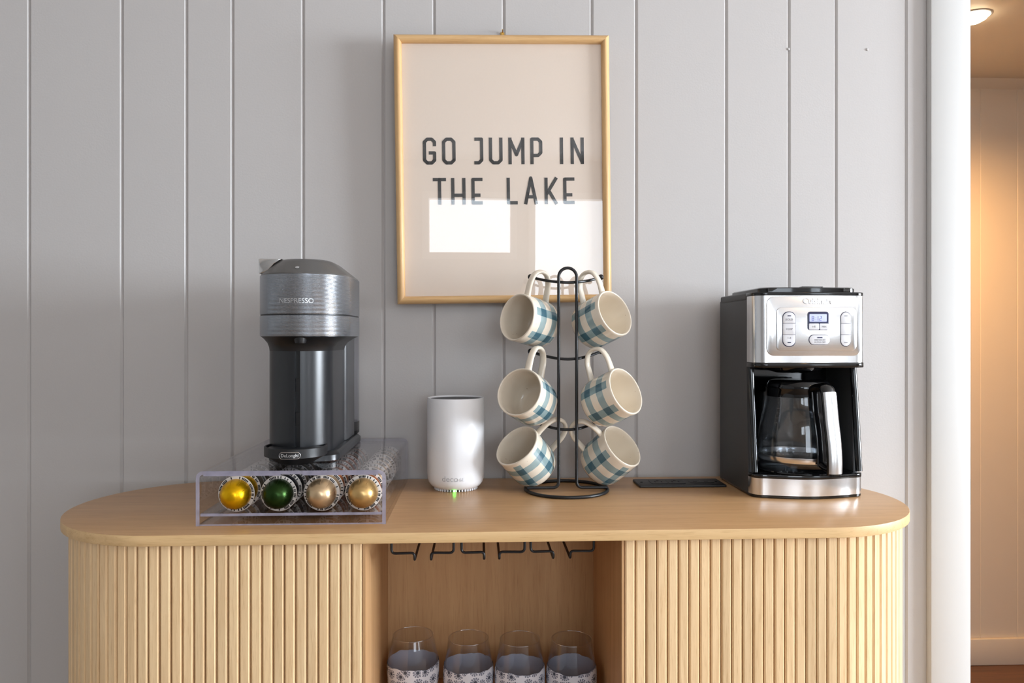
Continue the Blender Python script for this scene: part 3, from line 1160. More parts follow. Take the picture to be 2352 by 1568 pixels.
# maker's lettering
a_t = math.asin((at_d(685, 691, 1.19).x - XM) / rh)
wrap(text_mesh('NESPRESSO', 0.0112, 0.0006, space=1.0, sx=0.98), rh, a_t, zr(691, 1.18), 'lettering', MAT['silver_print'], mach, lift=0.0003)
zb_ = zr(1046.5, 1.172)
a_b = math.asin(max(-1, min(1, (at_d(666, 1046, 1.175).x - XM - csx) / rs)))
wrap(text_mesh('DeLonghi', 0.0072, 0.0004, space=1.0, offset=0.0002), rs, a_b, zb_, 'lettering', MAT['silver_print'], sup, lift=0.0002)
ring = MB().tube([Vector((x, z, 0)) for x, z in densify(rrect(-0.0168, 0.0168, -0.0052, 0.0052, 0.0051, 8))], 0.0004, 6, closed=True).mesh('badge')
wrap(ring, rs, a_b, zb_, 'badge', MAT['silver_print'], sup, lift=0.0002)
# water tank and rear housing
MAT['tank'] = clear('tank_plastic', tint=(0.86, 0.87, 0.9), ior=1.4, rough=0.05, facing=0.6, power=2.0, edge=(0.5, 0.52, 0.58))
ytk0, ytk1 = 0.209, 0.268
tol = [(x, y) for x, y in rrect(dx - 0.055, dx + 0.0595, ytk0, ytk1, 0.022, 6)]
zt0, zt1 = zr(966, 1.49), zr(723, 1.49)
tk = MB().loft([[(x, y, zt0) for x, y in tol], [(x, y, zt1) for x, y in tol]]).build('water_tank', MAT['tank'], mach, smooth=40)
MB().loft([[(x, y, 0.0222) for x, y in tol], [(x, y, zt0 - 0.0002) for x, y in tol]]).build('tank_foot', MAT['dark_grey'], mach, smooth=40)
MB().loft([[(x, y, 0.0165) for x, y in tol], [(x, y, 0.0220) for x, y in tol]]).build('tank_socket', MAT['matte_black'], mach, smooth=40)
MB().loft([[(x * 1.004, y, zt1 + 0.0002) for x, y in tol], [(x * 1.004, y, zt1 + 0.004) for x, y in tol]]).build('tank_lid', MAT['tank'], mach, smooth=40)
rb0 = [(x, y) for x, y in rrect(dx - 0.054, dx + 0.0575, 0.1152, 0.207, 0.010, 5)]
MB().loft([[(x, y, 0.0170) for x, y in rb0], [(x, y, zr(642, 1.42)) for x, y in rb0]]).bevel(0.002, 2, 60).build('rear_housing', MAT['dark_grey'], mach, smooth=40)

# ================================================================== ROUTER
MAT['white_plastic'] = plain('white_plastic', srgb(240, 240, 242), rough=0.33, noise=0.008, spec=0.5)
MAT['grey_print'] = plain('grey_print', srgb(150, 152, 158), rough=0.4)
MAT['pale_print'] = plain('pale_print', srgb(206, 207, 212), rough=0.4)
MAT['led'] = plain('green_led', (0.05, 0.9, 0.05, 1), rough=0.4, emit=(0.12, 1.0, 0.10, 1), estr=9.0)
rp = at_d(1047, 1100, 1.437)
router = empty('wifi_router', (rp.x, rp.y, ZT))
tag(router, 'white cylindrical wifi router standing between the coffee machine and the mug stand', 'router')
rR = 0.0556
hR = (CAMZ - (917 - HY) / F * 1.385) - ZT
MB().lathe([(0, 0.0035), (0.033, 0.0035), (0.0415, 0.0042), (0.0475, 0.0075), (0.0525, 0.0140), (0.0548, 0.0210), (rR, 0.031), (rR, hR - 0.0012), (rR - 0.0006, hR), (rR - 0.0022, hR), (rR - 0.0028, hR - 0.001), (rR - 0.0032, hR - 0.004), (0, hR - 0.004)], 72).build('shell', MAT['white_plastic'], router, smooth=40)
MB().lathe([(0, 0), (rR - 0.0036, 0), (rR - 0.0036, 0.001), (0, 0.001)], 64).build('top_cap', plain('router_top', srgb(60, 60, 64), rough=0.5), router, (0, 0, hR - 0.0039))
MB().lathe([(0, 0), (0.0335, 0), (0.036, 0.001), (0.037, 0.0034), (0, 0.0034)], 48).build('foot', MAT['matte_black'], router)
fin = MB().box(-0.0011, 0.0011, -0.0425, -0.0372, 0.0004, 0.0046).mesh('vent_fin')
for k in range(46):
    link('vent_fin', fin, MAT['white_plastic'], router, (0, 0, 0), (0, 0, 2 * PI * k / 46 + 0.06))
al = math.asin((at_d(1043, 1130, 1.39).x - rp.x) / 0.043)
MB().box(-0.0022, 0.0022, -0.0432, -0.0371, 0.0008, 0.0036).build('status_light', MAT['led'], router, (0, 0, 0), (0, 0, al))
zl = CAMZ - (1101.5 - HY) / F * 1.383 - ZT
at1 = (at_d(1033.5, 1101, 1.383).x - rp.x) / rR
wrap(text_mesh('deco', 0.0155, 0.0002, offset=-0.0003, sx=1.06), rR, math.asin(at1), zl + 0.0008, 'lettering', MAT['grey_print'], router, lift=0.00015)
at2 = (at_d(1061, 1101, 1.383).x - rp.x) / rR
wrap(text_mesh('6E', 0.0098, 0.0002, offset=-0.0001), rR, math.asin(at2), zl - 0.0004, 'lettering', MAT['pale_print'], router, lift=0.00015)

# ================================================================== MUG STAND
ms = at_d(1301, 1100, 1.415)
st = empty('mug_stand', (ms.x, ms.y, ZT))
tag(st, 'black wire mug tree with three curved arms holding six mugs', 'mug stand')
wr = 0.0032
RR = 0.079
MB().tube([(RR * math.cos(2 * PI * k / 64), RR * math.sin(2 * PI * k / 64), wr) for k in range(64)], wr, 12, closed=True).build('base_ring', MAT['black_wire'], st)
ux0, ux1 = at_d(1281, 900, 1.415).x - ms.x, at_d(1322, 900, 1.415).x - ms.x
uc, ur = (ux0 + ux1) / 2, (ux1 - ux0) / 2
ztop = (CAMZ - (617 - HY) / F * 1.415) - ZT
zf = 0.0115
UY = -0.016
path = fillet([(-RR + 0.002, UY, zf - 0.003), (ux0, UY, zf - 0.003), (ux0, UY, 0.09)], 0.012, 6)
for k in range(15):
    a = PI - PI * k / 14
    path.append(Vector((uc + ur * math.cos(a), UY, ztop - ur + ur * math.sin(a))))
path += fillet([(ux1, UY, 0.09), (ux1, UY, zf - 0.003), (RR - 0.002, UY, zf - 0.003)], 0.012, 6)
MB().tube(path, wr * 0.93, 12).build('upright', MAT['black_wire'], st)
for cy_, ey in ((650, 634), (824, 807), (984, 967)):
    d = 1.421
    zc_ = (CAMZ - (cy_ - HY) / F * d) - ZT
    ze_ = (CAMZ - (ey - HY) / F * d) - ZT
    xa, xb = at_d(1220, ey, d).x - ms.x, at_d(1385, ey, d).x - ms.x
    pts = []
    for k in range(21):
        u = -1 + 2 * k / 20
        pts.append(((xa + xb) / 2 + (xb - xa) / 2 * u, UY + 0.0060 + 0.036 * max(0.0, abs(u) - 0.25) / 0.75, zc_ + (ze_ - zc_) * abs(u) ** 1.9))
    arm = MB().tube(pts, wr * 0.85, 10).build('arm', MAT['black_wire'], st)
    for q in (pts[0], pts[-1]):
        MB().sphere(q, 0.0056, 16).build('ball_end', MAT['black_wire'], arm)


# --- mugs
def mug_mat():
    m, t, out = nt('checked_stoneware')
    p = N(t, 'ShaderNodeBsdfPrincipled', i_Roughness=0.16)
    p.inputs['Coat Weight'].default_value = 0.3
    p.inputs['Coat Roughness'].default_value = 0.06
    tc = N(t, 'ShaderNodeTexCoord')
    nz = N(t, 'ShaderNodeTexNoise', i_Scale=130.0, i_Detail=2.0)
    t.links.new(tc.outputs['Object'], nz.inputs['Vector'])
    wob = N(t, 'ShaderNodeTexNoise', i_Scale=45.0, i_Detail=1.0)
    t.links.new(tc.outputs['Object'], wob.inputs['Vector'])
    sp = N(t, 'ShaderNodeSeparateXYZ')
    t.links.new(tc.outputs['Object'], sp.inputs[0])
    wv = M_(t, 'MULTIPLY', M_(t, 'SUBTRACT', wob.outputs[0], 0.5), 0.003)
    z = M_(t, 'ADD', sp.outputs[2], wv)
    rr = M_(t, 'SQRT', M_(t, 'ADD', M_(t, 'MULTIPLY', sp.outputs[0], sp.outputs[0]), M_(t, 'MULTIPLY', sp.outputs[1], sp.outputs[1])))
    outside = M_(t, 'MULTIPLY', M_(t, 'GREATER_THAN', rr, 0.0435), M_(t, 'LESS_THAN', rr, 0.0486))

    def band(v, a, b):
        return M_(t, 'MULTIPLY', M_(t, 'GREATER_THAN', v, a), M_(t, 'LESS_THAN', v, b))
    hb = M_(t, 'ADD', band(z, 0.0195, 0.0335), band(z, 0.0485, 0.0635))
    ang = M_(t, 'ARCTAN2', sp.outputs[1], sp.outputs[0])
    fr = M_(t, 'FRACT', M_(t, 'ADD', M_(t, 'MULTIPLY', M_(t, 'ADD', ang, M_(t, 'MULTIPLY', wv, 10)), 6 / (2 * PI)), 0.18))
    vb = M_(t, 'MULTIPLY', M_(t, 'LESS_THAN', fr, 0.33), M_(t, 'MULTIPLY', M_(t, 'LESS_THAN', z, 0.0745), M_(t, 'GREATER_THAN', z, 0.009)))
    hb = M_(t, 'MULTIPLY', hb, outside)
    vb = M_(t, 'MULTIPLY', vb, outside)
    cream = MIX(t, M_(t, 'GREATER_THAN', nz.outputs[0], 0.74), srgb(236, 224, 206), srgb(208, 190, 166))
    teal = MIX(t, wob.outputs[0], srgb(156, 178, 180), srgb(120, 148, 154))
    c = MIX(t, M_(t, 'MULTIPLY', hb, 0.92), cream, teal)
    dark = MIX(t, hb, srgb(132, 160, 165), srgb(60, 100, 116))
    c = MIX(t, M_(t, 'MULTIPLY', vb, 0.94), c, dark)
    t.links.new(c, p.inputs['Base Color'])
    t.links.new(p.outputs[0], out.inputs[0])
    return m


MAT['mug'] = mug_mat()
MAT['mug_plain'] = plain('cream_glaze', srgb(236, 224, 206), rough=0.16, noise=0.02, nscale=120, coat=0.3)
RO, HM = 0.0470, 0.083
mug_prof = [(0, 0.0012), (0.028, 0.0012), (0.030, 0.0), (0.0335, 0.0), (0.0385, 0.0022), (0.0435, 0.0075), (0.0460, 0.0150), (RO, 0.024), (RO, 0.055), (RO - 0.0006, 0.078),
            (RO - 0.0008, 0.0815), (RO - 0.0018, 0.0829), (RO - 0.0032, 0.0829), (RO - 0.0042, 0.0815), (RO - 0.0044, 0.070), (RO - 0.0044, 0.025), (0.0405, 0.0130), (0.035, 0.0075), (0.028, 0.0058), (0, 0.0055)]
mug_me = MB().lathe(mug_prof, 64).mesh('mug_body', 60)
hpts = [Vector(p) for p in ((RO - 0.0025, 0, 0.0715), (RO + 0.008, 0, 0.0735), (RO + 0.026, 0, 0.0745), (RO + 0.043, 0, 0.0690), (RO + 0.0508, 0, 0.0540), (RO + 0.0468, 0, 0.0380), (RO + 0.032, 0, 0.0275), (RO + 0.014, 0, 0.0235), (RO - 0.0025, 0, 0.0200))]
sm = []
for i in range(len(hpts) - 1):
    p0, p1, p2, p3 = hpts[max(i - 1, 0)], hpts[i], hpts[i + 1], hpts[min(i + 2, len(hpts) - 1)]
    for k in range(5):
        u = k / 5
        sm.append(0.5 * ((2 * p1) + (p2 - p0) * u + (2 * p0 - 5 * p1 + 4 * p2 - p3) * u * u + (3 * p1 - p0 - 3 * p2 + p3) * u ** 3))
sm.append(hpts[-1])
han_me = MB().tube(sm, lambda u: 0.0040 + 0.0012 * abs(2 * u - 1) ** 4, 14, rb=lambda u: 0.0068 + 0.0012 * abs(2 * u - 1) ** 3, bin_=(0, 1, 0)).mesh('mug_handle', 60)
# rim-centre pixel, opening direction (right, up, towards viewer), handle direction on screen, rim depth, label
MUGS = [
    (1187, 732, (-0.70, 0.20, 0.68), (0.29, 0.95), 1.400, (0.0, 0, -4), 'checked mug on the top arm with its mouth turned towards the tall capsule machine'),
    (1413, 726, (0.63, 0.365, 0.68), (-0.35, 0.94), 1.385, (0.012, 0, -8), 'checked mug on the top arm with its mouth turned towards the steel coffee maker'),
    (1202, 900, (-0.47, 0.37, 0.80), (0.28, 0.96), 1.372, (-0.02, -9, 0), 'checked mug on the middle arm with its mouth turned towards the white router'),
    (1424, 894, (0.66, 0.41, 0.62), (-0.39, 0.92), 1.390, (-0.0242, 12, 4), 'checked mug on the middle arm with its mouth turned towards the steel coffee maker'),
    (1186, 1040, (-0.53, 0.67, 0.50), (0.77, 0.64), 1.385, (0.012, 0, -18), 'checked mug at the foot of the stand, tipped towards the white router'),
    (1419, 1040, (0.58, 0.62, 0.52), (-0.78, 0.62), 1.385, (0.027, 12, -18), 'checked mug at the foot of the stand, tipped towards the flat black outlet strip'),
]
Rv, Uv, Tv = Vector((cY, -sY, 0)), Vector((0, 0, 1)), Vector((-sY, -cY, 0))
for px, py, A, uS, d, fit, lab in MUGS:
    Aw = (Rv * A[0] + Uv * A[1] + Tv * A[2]).normalized()
    c_ = -(A[0] * uS[0] + A[1] * uS[1]) / A[2]
    Hh = (Rv * uS[0] + Uv * uS[1] + Tv * c_)
    Hh = (Hh - Aw * Hh.dot(Aw)).normalized()
    Yy = Aw.cross(Hh)
    rot = Matrix((Hh, Yy, Aw)).transposed()
    base = at_d(px, py, d) - Aw * (HM - 0.001)
    dd_, dx_, dy_ = fit               # settle on the wires: handle over its arm, body clear of the uprights
    base = Vector((0, 0, CAMZ)) + (base - Vector((0, 0, CAMZ))) * ((1.39 + dd_) / 1.39) + Vector((dx_ / F * 1.39, 0, -dy_ / F * 1.39))
    t_ = empty('mug', base)
    t_.rotation_euler = rot.to_euler()
    tag(t_, lab, 'mug', 'checked mugs on the wire stand')
    # keep the lowest point on or above the worktop
    low = min((rot @ Vector((r * math.cos(a), r * math.sin(a), z))).z for r, z in mug_prof for a in [2 * PI * k / 48 for k in range(48)])
    if base.z + low < ZT + 0.0003:
        t_.location.z += ZT + 0.0003 - (base.z + low)
    link('body', mug_me, MAT['mug'], t_)
    link('handle', han_me, MAT['mug_plain'], t_)

# ================================================================== OUTLET STRIP
q0, q1, q2, q3 = at_z(1455, 1105, ZT), at_z(1646, 1103, ZT), at_z(1667, 1118, ZT), at_z(1468, 1121, ZT)
oc = (q0 + q1 + q2 + q3) / 4
ow, od = ((q1.x - q0.x) + (q2.x - q3.x)) / 4, ((q0.y - q3.y) + (q1.y - q2.y)) / 4
outl = empty('power_outlet_strip', (oc.x, oc.y, ZT))
tag(outl, 'flat black power outlet strip set into the worktop behind the mug stand', 'power outlet')
MAT['outlet_black'] = plain('outlet_black', srgb(24, 24, 25), rough=0.45)
MAT['hole'] = plain('socket_hole', srgb(4, 4, 4), rough=0.8)
MB().prism(rrect(-ow, ow, -od, od, 0.003), 0.0001, 0.0045).bevel(0.0012, 2, 50).build('plate', MAT['outlet_black'], outl)
for sx0 in (-0.46, -0.06):
    s = MB().prism(rrect(-0.017, 0.017, -0.018, 0.018, 0.003), 0.0, 0.0010).bevel(0.0004, 1, 50).build('socket', MAT['outlet_black'], outl, (ow * sx0 - 0.002, 0, 0.0045))
    MB().box(-0.0075, -0.0055, -0.006, 0.004, 0, 0.0003).build('slot', MAT['hole'], s, (0, 0, 0.0010))
    MB().box(0.0055, 0.0075, -0.006, 0.004, 0, 0.0003).build('slot', MAT['hole'], s, (0, 0, 0.0010))
    MB().prism(rrect(-0.003, 0.003, 0.006, 0.011, 0.0024), 0, 0.0003).build('slot', MAT['hole'], s, (0, 0, 0.0010))
u = MB().prism(rrect(-0.024, 0.024, -0.012, 0.012, 0.003), 0.0, 0.0008).bevel(0.0004, 1, 50).build('usb_port', MAT['outlet_black'], outl, (ow * 0.52, 0, 0.0045))
MB().prism(rrect(-0.004, 0.004, -0.0012, 0.0012, 0.0011), 0, 0.0003).build('slot', MAT['hole'], u, (-0.012, 0, 0.0008))
MB().prism(rrect(-0.004, 0.004, -0.0012, 0.0012, 0.0011), 0, 0.0003).build('slot', MAT['hole'], u, (0.010, 0, 0.0008))
MB().lathe([(0, 0), (0.001, 0), (0.001, 0.0004), (0, 0.0004)], 10).build('indicator', MAT['silver_print'], u, (-0.002, 0.003, 0.0008))
for s in (-1, 1):
    MB().lathe([(0, 0), (0.0028, 0), (0.0024, 0.0008), (0, 0.001)], 14).build('screw', MAT['hole'], outl, (s * (ow - 0.011), 0, 0.0044))

# ================================================================== DRIP COFFEE MAKER
MAT['charcoal'] = plain('charcoal_side', srgb(66, 67, 69), rough=0.5, noise=0.03, bump=0.02)
MAT['gloss_black'] = plain('gloss_black', srgb(10, 10, 12), rough=0.08, noise=0.02, spec=0.6)
MAT['steel'] = brushed('brushed_steel', (0.78, 0.78, 0.79, 1), rough=0.20, axis='x', strength=0.06)
MAT['steel_v'] = brushed('brushed_steel_grip', (0.78, 0.78, 0.79, 1), rough=0.24, axis='z', strength=0.08)
MAT['button'] = plain('white_button', srgb(226, 226, 230), rough=0.3, noise=0.01)
MAT['navy'] = plain('navy_print', srgb(24, 30, 74), rough=0.3)
MAT['key_print'] = plain('key_print', srgb(150, 150, 156), rough=0.4)
MAT['lcd'] = plain('lcd_face', srgb(176, 184, 232), rough=0.3, noise=0.01, emit=(0.55, 0.60, 0.95, 1), estr=0.35)
MAT['lcd_ink'] = plain('lcd_ink', srgb(92, 98, 140), rough=0.4)
BXL, BXR = 0.503, 0.713
BYF, BYB = 1.325, 1.512
bc = (BXL + BXR) / 2
W2 = (BXR - BXL) / 2
brew = empty('drip_coffee_maker', (bc, BYF, ZT))
tag(brew, 'black and brushed steel drip coffee maker with glass carafe at the cabinet end', 'coffee maker')
zz = lambda py, d=1.347: (CAMZ - (py - HY) / F * d) - ZT
DEP = BYB - BYF


def plan(front, back, w=W2, rf=0.022, bulge=0.010, rbk=0.012, n=10):
    """outline with rounded front corners and a slightly bowed front (front/back are y values)"""
    o = []
    for k in range(n + 1):                       # left-front corner
        a = rad(180 + 90 * k / n)
        o.append((-w + rf + rf * math.cos(a), front + rf + rf * math.sin(a)))
    for k in range(1, 12):                       # bowed front
        u = k / 12
        x = -w + rf + (2 * w - 2 * rf) * u
        o.append((x, front - bulge * math.sin(PI * u)))
    for k in range(n + 1):
        a = rad(270 + 90 * k / n)
        o.append((w - rf + rf * math.cos(a), front + rf + rf * math.sin(a)))
    for k in range(5):
        a = rad(0 + 90 * k / 4)
        o.append((w - rbk + rbk * math.cos(a), back - rbk + rbk * math.sin(a)))
    for k in range(5):
        a = rad(90 + 90 * k / 4)
        o.append((-w + rbk + rbk * math.cos(a), back - rbk + rbk * math.sin(a)))
    return o


z_lip0, z_lip1 = zz(844), zz(832)
z_st = zz(679)
HB = -0.010                   # head front plane (before its bow)
# side panels with slanted front edges + rear wall
for s in (-1, 1):
    pr = [(0.027, 0.0015), (0.027, 0.044), (0.034, z_lip0), (0.034, z_st - 0.002), (DEP, z_st - 0.002), (DEP, 0.0015)]
    x0_, x1_ = (-W2, -W2 + 0.009) if s < 0 else (W2 - 0.009, W2)
    sp_ = MB().prism(pr, x0_, x1_, 'x').bevel(0.0015, 2).build('side_panel', MAT['charcoal'], brew)
    # glossy front edging of the opening
    xm = s * (W2 - 0.0065)
    eg = MB().tube(fillet([(xm, 0.0315, z_lip0 - 0.001), (xm, 0.024, z_lip0 - 0.06), (xm, 0.010, 0.046)], 0.03, 6), 0.0062, 12, rb=0.0062)
    eg.build('opening_edge', MAT['gloss_black'], brew)
MB().box(-W2 + 0.009, W2 - 0.009, DEP - 0.052, DEP - 0.001, 0.0015, z_st - 0.003).build('rear_tower', MAT['gloss_black'], brew, smooth=0)
# base: black foot, steel band, deck
MB().prism(plan(-0.001, DEP - 0.002, w=W2 + 0.0003, bulge=0.016), 0.0004, 0.0058).bevel(0.001, 1, 60).build('foot', MAT['gloss_black'], brew)
MB().prism(plan(-0.002, 0.0265, bulge=0.016, rbk=0.001), 0.0058, zz(1098)).build('steel_band', MAT['steel'], brew, smooth=50)
zd = zz(1089)
MB().prism(plan(-0.0025, 0.0262, w=W2 + 0.0005, bulge=0.016, rbk=0.001), zz(1098), zd).bevel(0.0015, 2, 60).build('deck', MAT['gloss_black'], brew, smooth=50)
MB().box(-W2 + 0.0095, W2 - 0.0095, 0.0268, DEP - 0.0525, 0.0060, zd - 0.0004).build('inner_deck', MAT['gloss_black'], brew, smooth=0)
# head: lip, steel housing, brew-basket underside
hd = plan(HB, DEP - 0.06, bulge=0.004, rf=0.024)
# steel wraps only the front part of the head's sides
MB().prism(plan(HB - 0.001, 0.0335, w=W2 + 0.001, bulge=0.004, rf=0.024, rbk=0.0015), z_lip0, z_lip1).bevel(0.001, 1, 60).build('head_lip', MAT['gloss_black'], brew, smooth=50)
MB().prism(plan(HB, 0.0325, w=W2 + 0.0005, bulge=0.004, rf=0.024, rbk=0.0015), z_lip1, z_st).build('steel_housing', MAT['steel'], brew, smooth=50)
MB().box(-W2 + 0.0095, W2 - 0.0095, 0.034, DEP - 0.053, z_lip0 + 0.001, z_st - 0.003).build('filter_bay', MAT['gloss_black'], brew, smooth=0)
MB().lathe([(0, 0), (0.030, 0), (0.052, 0.006), (0.055, 0.012), (0, 0.012)], 40).build('drip_head', MAT['gloss_black'], brew, (0.0, 0.075, z_lip0 - 0.0125))
# lid and rim
MB().prism(plan(0.0345, DEP + 0.001, w=W2 + 0.0012, bulge=0.0, rf=0.003), z_st - 0.0065, zz(669.5)).bevel(0.003, 3, 60).build('side_cap', MAT['charcoal'], brew, smooth=50)
z_l = z_st + 0.0012
MB().prism(plan(HB + 0.001, 0.036, w=W2 + 0.0010, bulge=0.004, rf=0.024, rbk=0.001), z_l - 0.0012, zz(671)).bevel(0.0015, 2, 60).build('top_rim', MAT['gloss_black'], brew, smooth=50)
lid_ol = plan(HB + 0.004, DEP - 0.03, w=W2 - 0.014, bulge=0.007, rf=0.02)
lz0, lz1 = zz(671), zz(660)
MB().loft([[(x - 0.002, y, lz0) for x, y in lid_ol], [(x - 0.002, y, lz1 - 0.002) for x, y in lid_ol],
           [(x * 0.97 - 0.002, y * 0.97 + 0.002, lz1) for x, y in lid_ol]]).build('lid', MAT['gloss_black'], brew, smooth=50)
lc = at_y(1870, 662, BYF - 0.012).x - bc
MB().prism(rrect(-0.021, 0.021, 0.006, 0.022, 0.004), lz1 - 0.001, lz1 + 0.0015).bevel(0.0006, 1, 60).build('lid_tab', MAT['gloss_black'], brew, (lc, HB - 0.004, 0))
# raised control plates
YP = BYF + HB - 0.004


def PX(px):
    return at_y(px, 756, YP).x - bc


def PZ(py):
    return at_y(1850, py, YP).z - ZT


def bow(x):
    """y of the bowed steel front at x"""
    rf = 0.024
    u = min(1, max(0, (x + W2 - rf) / (2 * W2 - 2 * rf)))
    return HB - 0.004 * math.sin(PI * u)


def plate(name, x0_, x1_, z0_, z1_, r, y_lift, thick, mat, parent=brew, bev=0.0008, outline=None, seg=3):
    ol = outline if outline else rrect(x0_, x1_, z0_, z1_, r, 8)
    # dense horizontal subdivision so that the plate follows the bow
    m = MB()
    m.prism(ol, 0.0, -thick, 'y')
    m.bevel(bev, 2, 50)
    xs = [i * 0.01 for i in range(-12, 13)]
    for xx in xs:
        g = m.bm.verts[:] + m.bm.edges[:] + m.bm.faces[:]
        bmesh.ops.bisect_plane(m.bm, geom=g, plane_co=(xx, 0, 0), plane_no=(1, 0, 0))
    m.map(lambda v: Vector((v.x, v.y + bow(v.x) - y_lift, v.z)))
    return m.build(name, mat, parent, smooth=40)


plate('raised_face', PX(1762), PX(1979), PZ(817), PZ(680.5), 0.014, -0.0003, 0.0020, MAT['steel'], bev=0.0014)
plate('control_panel', PX(1783), PX(1968), PZ(806), PZ(706), 0.0095, 0.0014, 0.0018, MAT['steel'], bev=0.0012)
UP = 0.0030


def btn(name, px0, px1, py0, py1, r, mat=None, lift=UP, th_=0.0014, bev=0.0004, ol=None):
    return plate(name, PX(px0), PX(px1), PZ(py1), PZ(py0), r, lift, th_, mat or MAT['button'], bev=bev, outline=ol)


def pill_part(px0, px1, py0, py1, top, bottom, r):
    x0_, x1_, z0_, z1_ = PX(px0), PX(px1), PZ(py1), PZ(py0)
    r = min(r, (x1_ - x0_) / 2 - 1e-4)
    ol = []
    for cx, cz, a0, on in ((x1_ - r, z1_ - r, 0, top), (x0_ + r, z1_ - r, 90, top), (x0_ + r, z0_ + r, 180, bottom), (x1_ - r, z0_ + r, 270, bottom)):
        if on:
            for k in range(8):
                a = rad(a0 + 90 * k / 7)
                ol.append((cx + r * math.cos(a), cz + r * math.sin(a)))
        else:
            ol.append({0: (x1_, z1_), 90: (x0_, z1_), 180: (x0_, z0_), 270: (x1_, z0_)}[a0])
    return ol


def printed(s, px, py, size, parent=brew, mat=None, depth=0.0003, lift=UP + 0.0015, sx=1.0, name='lettering', offset=0.0, space=1.0):
    me = text_mesh(s, size, depth, sx=sx, offset=offset, space=space)
    x_, z_ = PX(px), PZ(py)
    for v in me.vertices:
        X_ = x_ + v.co.x
        v.co = Vector((X_, bow(X_) - lift - v.co.z, z_ + v.co.y))
    return link(name, me, mat or MAT['key_print'], parent)


# dark surround + keys, left column
for (c0, c1, tx) in ((1797.5, 1825, ('BOLD', 'TEMP', '1-4')), (1930.5, 1953, (None, None, None))):
    btn('key_surround', c0 - 1.2, c1 + 1.0, 715.3, 796, 0.0105, MAT['navy'], lift=0.0029, th_=0.0006, bev=0.0002)
    y_ = (716.5, 742.3, 768.3, 794.8)
    for i in range(3):
        ol = pill_part(c0, c1, y_[i] + 0.4, y_[i + 1] - 0.4, i == 0, i == 2, 0.0103)
        btn('key', c0, c1, 0, 0, 0, ol=ol)
        if tx[i]:
            printed(tx[i], (c0 + c1) / 2, (734, 756, 776)[i], 0.0052)
    mid = (c0 + c1) / 2
    btn('indicator', mid - 4, mid + 4, 724, 726.4, 0.0008, MAT['navy'] if c0 < 1900 else MAT['key_print'], lift=UP + 0.0014, th_=0.0003, bev=0.0001)
    btn('indicator', mid - 4, mid + 4, 785, 787.4, 0.0008, MAT['navy'] if c0 < 1900 else MAT['key_print'], lift=UP + 0.0014, th_=0.0003, bev=0.0001)
# display block
btn('display_surround', 1853, 1901.5, 715.5, 758.5, 0.005, MAT['navy'], lift=0.0029, th_=0.0012, bev=0.0003)
btn('display', 1857, 1896.5, 721, 738.8, 0.0012, MAT['lcd'], lift=0.0037, th_=0.0006, bev=0.0001)
for x0_, x1_, s, bl_ in ((1855.5, 1879, 'HR', True), (1880.2, 1901, 'MIN', False)):
    btn('key', x0_, x1_, 742.6, 757.5, 0.0018)
    printed(s, (x0_ + x1_) / 2, 750.2, 0.0048)
seg7 = {'8': 'abcdefg', '1': 'bc', '2': 'abged'}
SG = {'a': ((0, 2), (1, 2)), 'b': ((1, 2), (1, 1)), 'c': ((1, 1), (1, 0)), 'd': ((0, 0), (1, 0)), 'e': ((0, 1), (0, 0)), 'f': ((0, 2), (0, 1)), 'g': ((0, 1), (1, 1))}
dg = MB()
for chx, px in (('8', 1863.0), ('1', 1872.8), ('2', 1880.6)):
    segs_ = [[(PX(px) + p[0] * 0.0031, PZ(736) + p[1] * 0.0039) for p in SG[s_]] for s_ in seg7[chx]]
    strokes(dg, segs_, 0.0007, 0.0002)
for zq in (729, 733.5):
    strokes(dg, [[(PX(1871.6) - 0.0004, PZ(zq)), (PX(1871.6) + 0.0004, PZ(zq))]], 0.0008, 0.0002)
dg.map(lambda v: Vector((v.x, v.y + bow(v.x) - 0.0044, v.z)))
dg.build('display_digits', MAT['lcd_ink'], brew, smooth=0)
# brew button
btn('key_surround', 1855.2, 1904.3, 768.2, 791.6, 0.0092, MAT['navy'], lift=0.0029, th_=0.0006, bev=0.0002)
btn('key', 1856.8, 1904, 769.4, 790.8, 0.0083)
btn('indicator', 1874.5, 1886.5, 774, 776.2, 0.0006, MAT['navy'], lift=UP + 0.0014, th_=0.0003, bev=0.0001)
printed('BREW/OFF', 1881, 780.6, 0.0044)
printed('AUTO OFF', 1881, 785.8, 0.0044)
# maker's name, raised letters
MAT['steel_letter'] = plain('polished_letter', srgb(240, 240, 242), rough=0.12, metal=0.9)
printed('Cuisinart', 1877, 691, 0.0150, mat=MAT['steel_letter'], depth=0.0012, lift=0.0024, sx=1.0, offset=0.00035)
# hot plate and carafe
cc = at_d(1833, 1066, 1.405)
ccx, ccy = cc.x - bc, cc.y - BYF
MB().lathe([(0, 0), (0.073, 0), (0.075, 0.001), (0.0745, 0.003), (0.070, 0.0036), (0, 0.003)], 56).build('hot_plate', MAT['gloss_black'], brew, (ccx, ccy, zd - 0.0002))
car = empty('glass_carafe', (cc.x, cc.y, ZT + zd + 0.0034))
tag(car, 'clear glass coffee carafe with steel-fronted handle inside the drip coffee maker', 'carafe')
MAT['carafe_glass'] = clear('carafe_glass', tint=(0.90, 0.91, 0.92), ior=1.5, rough=0.015, facing=0.5, power=3.0, edge=(0.45, 0.47, 0.5))
zcr = lambda py, d=1.40: (CAMZ - (py - HY) / F * d) - (ZT + zd + 0.0034)
h_body = zcr(893)
h_lid = zcr(872)
gp = [(0, 0.001), (0.060, 0.0), (0.068, 0.003), (0.0735, 0.010), (0.0755, 0.020), (0.0750, 0.040), (0.0720, 0.070), (0.0665, 0.098), (0.0610, 0.118), (0.0580, h_body - 0.004), (0.0575, h_body)]
